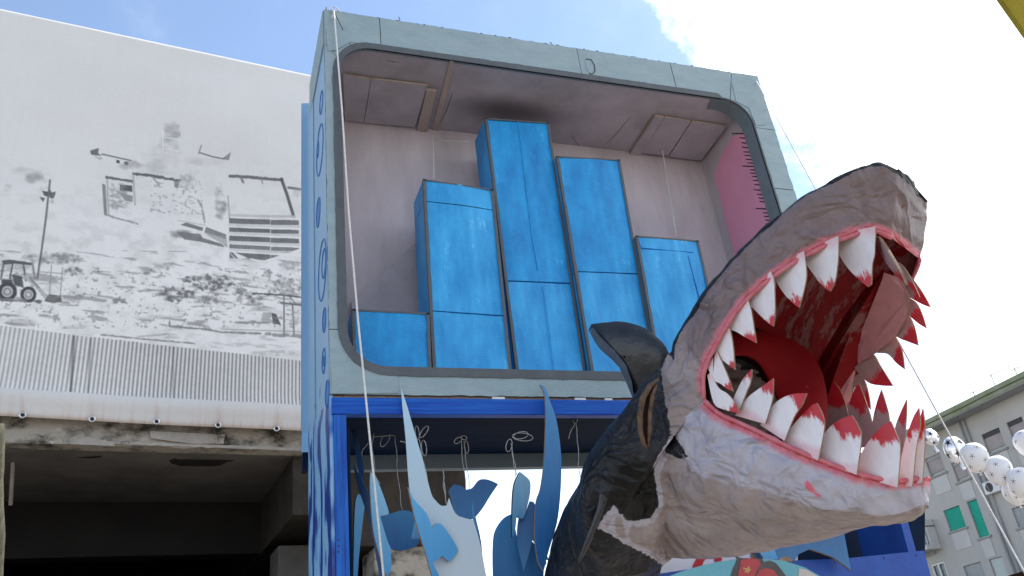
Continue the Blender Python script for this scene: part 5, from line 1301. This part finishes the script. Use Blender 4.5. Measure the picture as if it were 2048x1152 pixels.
# dorsal fin
def blade(name, pts, zc, th, mats, bulge=None, parent=shark):
    sm_ = smooth_closed(pts, 4, 55); c = np.mean(pts, axis=0); n = len(sm_)
    f = MB(); nv = AX @ np.array([.35, -.15, 1.0]); nv /= np.linalg.norm(nv)
    fr = [PD(q[0], q[1], zc(q) if callable(zc) else zc) for q in sm_]; cc = np.mean(fr, axis=0)
    rings = [[p for p in fr]]
    rings_f = [[p + (cc - p) * s - nv * th * (1 - (1 - s) ** 2) ** .5 * .5 for p in fr] for s in (0, .12, .3, .55, .8, .97)]
    rings_b = [[p + (cc - p) * s + nv * th * (1 - (1 - s) ** 2) ** .5 * .5 for p in fr] for s in (0, .12, .3, .55, .8, .97)]
    f.grid([r + [r[0]] for r in rings_f]); f.grid([r + [r[0]] for r in rings_b], 0, True)
    return obj(name, f, mats, parent, smooth=True)
blade('dorsal_fin', [(1177,660),(1183,648),(1210,645),(1244,643),(1285,654),(1316,676),(1335,700),(1345,745),(1310,820),(1270,800),(1258,765),(1240,735),(1222,716),(1194,690)], lambda q: 5.75 - (q[0] - 1180) * .0024, .22, M['fin'])
f = MB(); f.prism([PD(x, y, 5.72 - (x - 1180) * .0024 - .10) for x, y in [(1179,662),(1186,656),(1205,678),(1232,704),(1252,730),(1264,765),(1268,800),(1256,770),(1240,736),(1222,717),(1195,691)]], AX @ np.array([0, 0, .05])); obj('fin_underside', f, M['finblue'], shark)
# pectoral fin hanging from the side
blade('pectoral_fin', [(1290,896),(1262,882),(1232,892),(1208,930),(1200,965),(1196,1005),(1183,1045),(1168,1085),(1156,1122),(1158,1128),(1164,1118),(1182,1085),(1200,1040),(1222,995),(1248,955),(1278,915)], lambda q: 4.93 + (1128 - q[1]) * .0005, .05, M['fin'])
# gill: tan cardboard lip round a slit
f = MB(); f.tube([PD(*q, 4.80 + .02 * i_ * 0) for i_, q in enumerate([(1318,758),(1300,772),(1286,796),(1280,830),(1281,862),(1287,886),(1295,898)])], [.008, .016, .018, .018, .016, .014, .006], 7); 
f.tube([PD(*q, 4.79) for q in [(1314,768),(1305,790),(1300,825),(1299,860),(1297,894)]], [.006, .012, .012, .012, .005], 7); obj('gill_lip', f, M['gillwood'], shark, smooth=True)
f = MB(); f.prism([PD(*q, 4.81) for q in [(1312,764),(1297,778),(1287,805),(1284,850),(1294,893),(1298,860),(1300,820),(1306,788)]], AX @ np.array([0, 0, .02])); obj('gill_slit', f, M['throat'], shark)

# ================================================================== BALLOONS
def balloon(label, px, py, z, rpx, group, kind='bal', seed=0, sq=1.1):
    c = PD(px, py, z); r = rpx / F * z
    rt = thing('balloon', label, 'balloon', c, group)
    f = MB(); g_ = []
    for i in range(25):
        th_ = math.pi * i / 24; zz = -math.cos(th_)
        rr = r * math.sin(th_) * (1 + .10 * (zz if kind == 'bal' else 0)) ; hz = zz * r * (sq if zz > 0 else sq * 1.08)
        g_.append([c + np.array([rr * math.cos(a), rr * math.sin(a) * (1 if kind == 'bal' else .55), hz]) for a in np.linspace(0, 2*math.pi, 37)])
    f.grid(g_); obj('envelope', f, M['bal'] if kind == 'bal' else M['foil'], rt, smooth=True)
    def spot(d, s, n, m_, k=1.004):
        d = d / np.linalg.norm(d); h = np.array([0, 0, 1.0]) if abs(d[2]) < .9 else np.array([1.0, 0, 0]); u = np.cross(d, h); u /= np.linalg.norm(u); v_ = np.cross(d, u)
        ph = random.random() * 6
        def surf(q):
            q = q / np.linalg.norm(q); zz = q[2]
            ry = 1 if kind == 'bal' else .55
            return c + np.array([q[0] * r * (1 + (.10 * zz if kind == 'bal' else 0)), q[1] * r * ry * (1 + (.10 * zz if kind == 'bal' else 0)), zz * r * (sq if zz > 0 else sq * 1.08)]) * k + 0
        rings = []
        for rr in (.02, .5, 1):
            rings.append([surf(d + s * rr * (math.cos(a + ph) * u + math.sin(a + ph) * v_)) for a in np.linspace(0, 2*math.pi, n + 1)])
        m_.grid(rings)
    m_ = MB(); rnd = random.Random(seed)
    if kind == 'bal':
        k = 0
        for i in range(18):
            zz = 1 - 2 * (i + .5) / 18; a = i * 2.399 + seed; d = np.array([math.cos(a) * math.sqrt(1 - zz*zz), math.sin(a) * math.sqrt(1 - zz*zz), zz])
            spot(d, .068, 5, m_)
            u = np.cross(d, [0.3, .2, 1.0]); u /= np.linalg.norm(u); v_ = np.cross(d, u)
            for j in range(5): 
                a2 = j * 2*math.pi/5 + i; spot(d + .145 * (math.cos(a2) * u + math.sin(a2) * v_), .034, 4, m_)
        obj('football_print', m_, M['ink'], rt, kind='stuff')
        f = MB(); b_ = c - np.array([0, 0, r * sq * 1.08]); f.tube([b_ + np.array([0, 0, .01]), b_ - np.array([0, 0, .012]), b_ - np.array([0, 0, .024])], [.006, .007, .016], 8); obj('knot', f, M['bal'], rt)
        f = MB(); f.tube([b_, b_ + np.array([.05, -.05, -.7]), b_ + np.array([.2, -.1, -1.6])], .0025, 4); obj('balloon_string', f, M['string'], rt)
    else:
        ph = (1 + 5 ** .5) / 2
        rot = Matrix.Rotation(seed, 3, 'Z') @ Matrix.Rotation(.5 + seed, 3, 'X')
        for (x, y, q) in [(0, s1, s2 * ph) for s1 in (-1, 1) for s2 in (-1, 1)]:
            for d in ((x, y, q), (y, q, x), (q, x, y)):
                spot(np.array(rot @ Vector(d)), .40, 5, m_, 1.006)
        obj('black_panel', m_, M['foilblack'], rt)
        f = MB(); a_ = c - np.array([0, 0, r * sq]); f.tube([a_, a_ + np.array([.0, 0, -.05]), a_ + np.array([.01, 0, -.08])], [.012, .02, .03], 6); obj('neck', f, M['foil'], rt)
    return rt
GW, GF = 'white football print balloons', 'foil football balloons'
balloon('white balloon with football print, leftmost and touching the rope', 1949, 915, 9.0, 26.5, GW, seed=1)
balloon('white balloon with football print, middle one below the leftmost', 1997, 941, 8.9, 26.5, GW, seed=2)
balloon('white balloon with football print at the right edge, front of the pair', 2043, 965, 8.7, 27, GW, seed=3)
balloon('white balloon with football print half hidden behind the right edge pair', 2030, 984, 9.2, 23, GW, seed=4)
balloon('white balloon with football print cut by the right edge, highest one', 2054, 886, 8.9, 24, GW, seed=5)
balloon('silver and black foil football balloon beside the lower shark teeth', 1862, 874, 9.6, 18, GF, kind='foil', seed=.6, sq=.95)
balloon('silver and black foil football balloon touching the leftmost white balloon', 1911, 899, 9.5, 27, GF, kind='foil', seed=2.1, sq=1.0)

# ================================================================== APARTMENT BLOCK (right)
XF = 38.0
def Z5(x, y): return (1760 + x / 2.441, 680 + y / 2.441)
def FY(x, y): p = PX(*Z5(x, y), XF); return p[1], p[2]
apt = thing('apartment_block', 'pale grey apartment block with green and beige roller shutters behind the balloons', 'building', (XF + 5, 36, 0))
yE, zE = FY(275, 450); yN = FY(760, 215)[0]
zEave = FY(500, 345)[1]
YL, YR = 62.0, FY(900, 400)[0] - 8
# openings: (top-left px, bottom-right px, kind)
WIN = [((493,462),(540,556),(580,428),'shut_beige', 1), ((616,406),(655,520),(690,372),'shut_beige', 1), ((217,582),(245,674),(290,550),'shut_beige', 1), ((345,600),(377,697),(405,580),'shut_beige', 1),
       ((308,834),(343,937),(385,806),'shut_green', 0), ((422,792),(487,968),(470,775),'shut_green', 0), ((405,1106),(440,1200),(490,1080),'shut_grey', 0), ((530,1072),(575,1170),(592,1056),'curtain', 0), ((642,828),(685,915),(700,800),'shut_grey', 0), ((165,872),(240,1045),(205,858),'curtain', 2), ((120,885),(175,1010),(160,870),'glass', 2), ((245,1098),(310,1200),(310,1080),'glass', 2)]
rects = []
for tl_, bl_, tr_, kd, ty in WIN:
    ya, za = FY(*tl_); yb, zb2_ = FY(*bl_); yc, zc2 = FY(*tr_)
    rects.append([min(ya, yc), max(ya, yc), zb2_, (za + zc2) / 2, kd, ty])
ys = sorted({YL, YR} | {r[0] for r in rects} | {r[1] for r in rects}); zs_ = sorted({0.0, zEave} | {r[2] for r in rects} | {r[3] for r in rects})
f = MB()
for i in range(len(ys) - 1):
    for j in range(len(zs_) - 1):
        yc, zc2 = (ys[i] + ys[i+1]) / 2, (zs_[j] + zs_[j+1]) / 2
        if any(r[0] < yc < r[1] and r[2] < zc2 < r[3] for r in rects): continue
        f.add([(XF, ys[i], zs_[j]), (XF, ys[i+1], zs_[j]), (XF, ys[i+1], zs_[j+1]), (XF, ys[i], zs_[j+1])], [(3, 2, 1, 0)])
dp_ = .22
for r in rects:
    a, b_, c, d = (r[0], r[2]), (r[1], r[2]), (r[1], r[3]), (r[0], r[3])
    for p, q in ((a, b_), (b_, c), (c, d), (d, a)): f.add([(XF, *p), (XF, *q), (XF + dp_, *q), (XF + dp_, *p)], [(0, 1, 2, 3)])
obj('wall', f, M['facade'], apt)
f = MB(); f.box((XF + .3, YR, 0), (XF + 11, YL, zEave)); obj('building_core', f, M['facade'], apt)
for r in rects:
    y0, y1, z0, z1, kd, ty = r
    f = MB()
    if ty == 1:                                                   # shutter let down most of the way
        zz = z0 + (z1 - z0) * .16
        f.box((XF + .10, y0 + .03, zz), (XF + .14, y1 - .03, z1 - .02)); so_ = obj('roller_shutter', f, M[kd], apt)
        f = MB(); f.box((XF + .16, y0 + .02, z0 + .02), (XF + .19, y1 - .02, zz + .1)); obj('pane', f, M['curtain'], so_)
        f = MB(); f.box((XF + .06, y0 + .02, z1 - .22), (XF + .12, y1 - .02, z1 - .01)); obj('shutter_box', f, M['iron'] if y0 < 34 else M['soffit2'], so_)
    elif ty == 0:
        f.box((XF + .08, y0 + .02, z0 + .02), (XF + .12, y1 - .02, z1 - .02)); so_ = obj('roller_shutter', f, M[kd], apt)
        if kd == 'shut_green' and (z1 - z0) > 2.2:
            f = MB(); zz = z0 + (z1 - z0) * .36; f.box((XF + .05, y0 + .02, zz), (XF + .075, y1 - .02, zz + .09)); obj('shutter_rail', f, M['iron'], so_)
    else:
        f.box((XF + .14, y0 + .02, z0 + .02), (XF + .17, y1 - .02, z1 - .02)); so_ = obj('window', f, M[kd], apt)
        f = MB(); k = .09
        for (a, b_, c, d) in ((y0, y0 + k, z0, z1), (y1 - k, y1, z0, z1), (y0 + k, y1 - k, z1 - k, z1), (y0 + k, y1 - k, z0, z0 + k), ((y0+y1)/2 - .04, (y0+y1)/2 + .04, z0 + k, z1 - k)): f.box((XF + .04, a, c), (XF + .12, b_, d))
        obj('frame', f, M['white'], so_)
    f = MB(); f.box((XF - .10, y0 - .12, z0 - .10), (XF + .08, y1 + .12, z0 - .004)); obj('sill', f, M['soffit2'], apt)
    if ty == 0 or ty == 1:
        f = MB(); f.box((XF - .03, y0 + .02, z0 - 1.0), (XF - .004, y1 - .02, z0 - .11)); obj('parapet_panel', f, M['facade2'], apt)
f = MB(); f.box((XF - 1.0, YR, zEave), (XF + 11, YL, zEave + .12)); obj('eave_soffit', f, M['soffit2'], apt)
f = MB(); f.box((XF - 1.04, YR, zEave + .06), (XF - .99, YL, zEave + .50)); f.box((XF - .98, YR, zEave + .123), (XF + 11, YL, zEave + .46)); obj('eave', f, M['eave'], apt)
f = MB(); f.box((XF - .8, YR, zEave + .47), (XF + 11, YL, zEave + .60)); obj('roof', f, M['rooftile'], apt)
for (a, b_) in [((512, 660), (690, 1120)), ((400, 428), (440, 560))]:
    y_, zt2 = FY(*a); f = MB(); f.tube([(XF - .10, y_, zEave - .03), (XF - .10, y_, 1)], .06, 7); obj('downpipe', f, M['soffit2'], apt)
y_, z_ = FY(520, 700); f = MB(); f.box((XF - .35, y_ - 1.0, z_ - .62), (XF - .02, y_, z_)); ac = obj('air_conditioner', f, M['white'], apt, bevel=.03)
f = MB(); f.prism([(XF - .353, y_ - .38 + .24 * math.cos(a), z_ - .31 + .24 * math.sin(a)) for a in np.linspace(0, 6.283, 17)[:-1]], (.004, 0, 0)); obj('fan_grille', f, M['iron'], ac)
# balcony
yb0, zb3 = FY(150, 1045); yb1 = FY(312, 1040)[0]
f = MB(); f.box((XF - 1.0, yb1, zb3 - .22), (XF - .01, yb0, zb3)); bal = obj('balcony', f, M['facade2'], apt)
f = MB()
for k in range(15):
    yy = yb1 + (yb0 - yb1) * k / 14; f.tube([(XF - .95, yy, zb3), (XF - .95, yy, zb3 + 1.0)], .016, 4)
f.tube([(XF - .95, yb1, zb3 + 1.0), (XF - .95, yb0, zb3 + 1.0)], .025, 5); f.tube([(XF - .95, yb1, zb3 + 1.0), (XF - .02, yb1, zb3 + 1.0)], .025, 5); f.tube([(XF - .95, yb1, zb3 + .12), (XF - .95, yb0, zb3 + .12)], .02, 5)
obj('railing', f, M['iron'], bal)
f = MB(); f.box((XF - .6, yb1 + .02, zb3 + .001), (XF - .02, yb1 + .12, zb3 + 1.35)); obj('side_screen', f, M['facade2'], bal)
# roof cable
f = MB(); f.tube([(XF - 1.1, FY(x, y)[0], FY(x, y)[1]) for x, y in [(262, 432), (480, 330), (590, 275), (710, 218), (900, 130)]], .02, 5)
tag(obj('roof_cable', f, M['iron']), 'dark cable running above the mossy eave of the apartment block', 'cable')
# aerials
def aerial(label, x, y, h, arms):
    p = PX(*Z5(x, y), XF + 1.5); rt = thing('tv_aerial', label, 'aerial', (p[0], p[1], zEave + .6), 'aerials on the apartment roof')
    top = PX(*Z5(x, y - h), XF + 1.5)[2]
    f = MB(); f.tube([(p[0], p[1], zEave + .55), (p[0], p[1], top)], .022, 5); obj('mast', f, M['iron'], rt)
    for (dz, L, el) in arms:
        f = MB(); zz = top - dz; f.tube([(p[0], p[1] - L/2, zz), (p[0], p[1] + L/2, zz)], .016, 4)
        for k in range(el):
            yy = p[1] - L/2 + L * (k + .5) / el; f.tube([(p[0] - .18, yy, zz), (p[0] + .18, yy, zz)], .01, 4)
        obj('arm', f, M['iron'], rt)
aerial('low television aerial at the left end of the apartment roof', 318, 400, 62, [(.1, .7, 5), (.35, .5, 3)])
aerial('two armed television aerial, second from the left on the roof', 480, 320, 88, [(.1, .6, 4), (1.2, 1.6, 6)])
aerial('tall television aerial with a long boom in the middle of the roof', 585, 280, 140, [(.1, 2.6, 8), (1.5, 1.6, 5)])
aerial('television aerial at the right edge of the photo', 690, 220, 105, [(.1, .7, 4), (.9, .9, 5), (1.4, 1.2, 4)])
# dark awning edge, lower right corner
f = MB(); f.prism([PD(1998, 1158, 5.0), PD(2024, 1149, 5.0), PD(2050, 1141, 5.0), PD(2140, 1115, 5.0), PD(2140, 1250, 5.0), PD(1998, 1250, 5.0)], AX @ np.array([.02, .02, .03]))
tag(obj('awning', f, M['throat']), 'dark awning edge in the bottom right corner', 'awning')
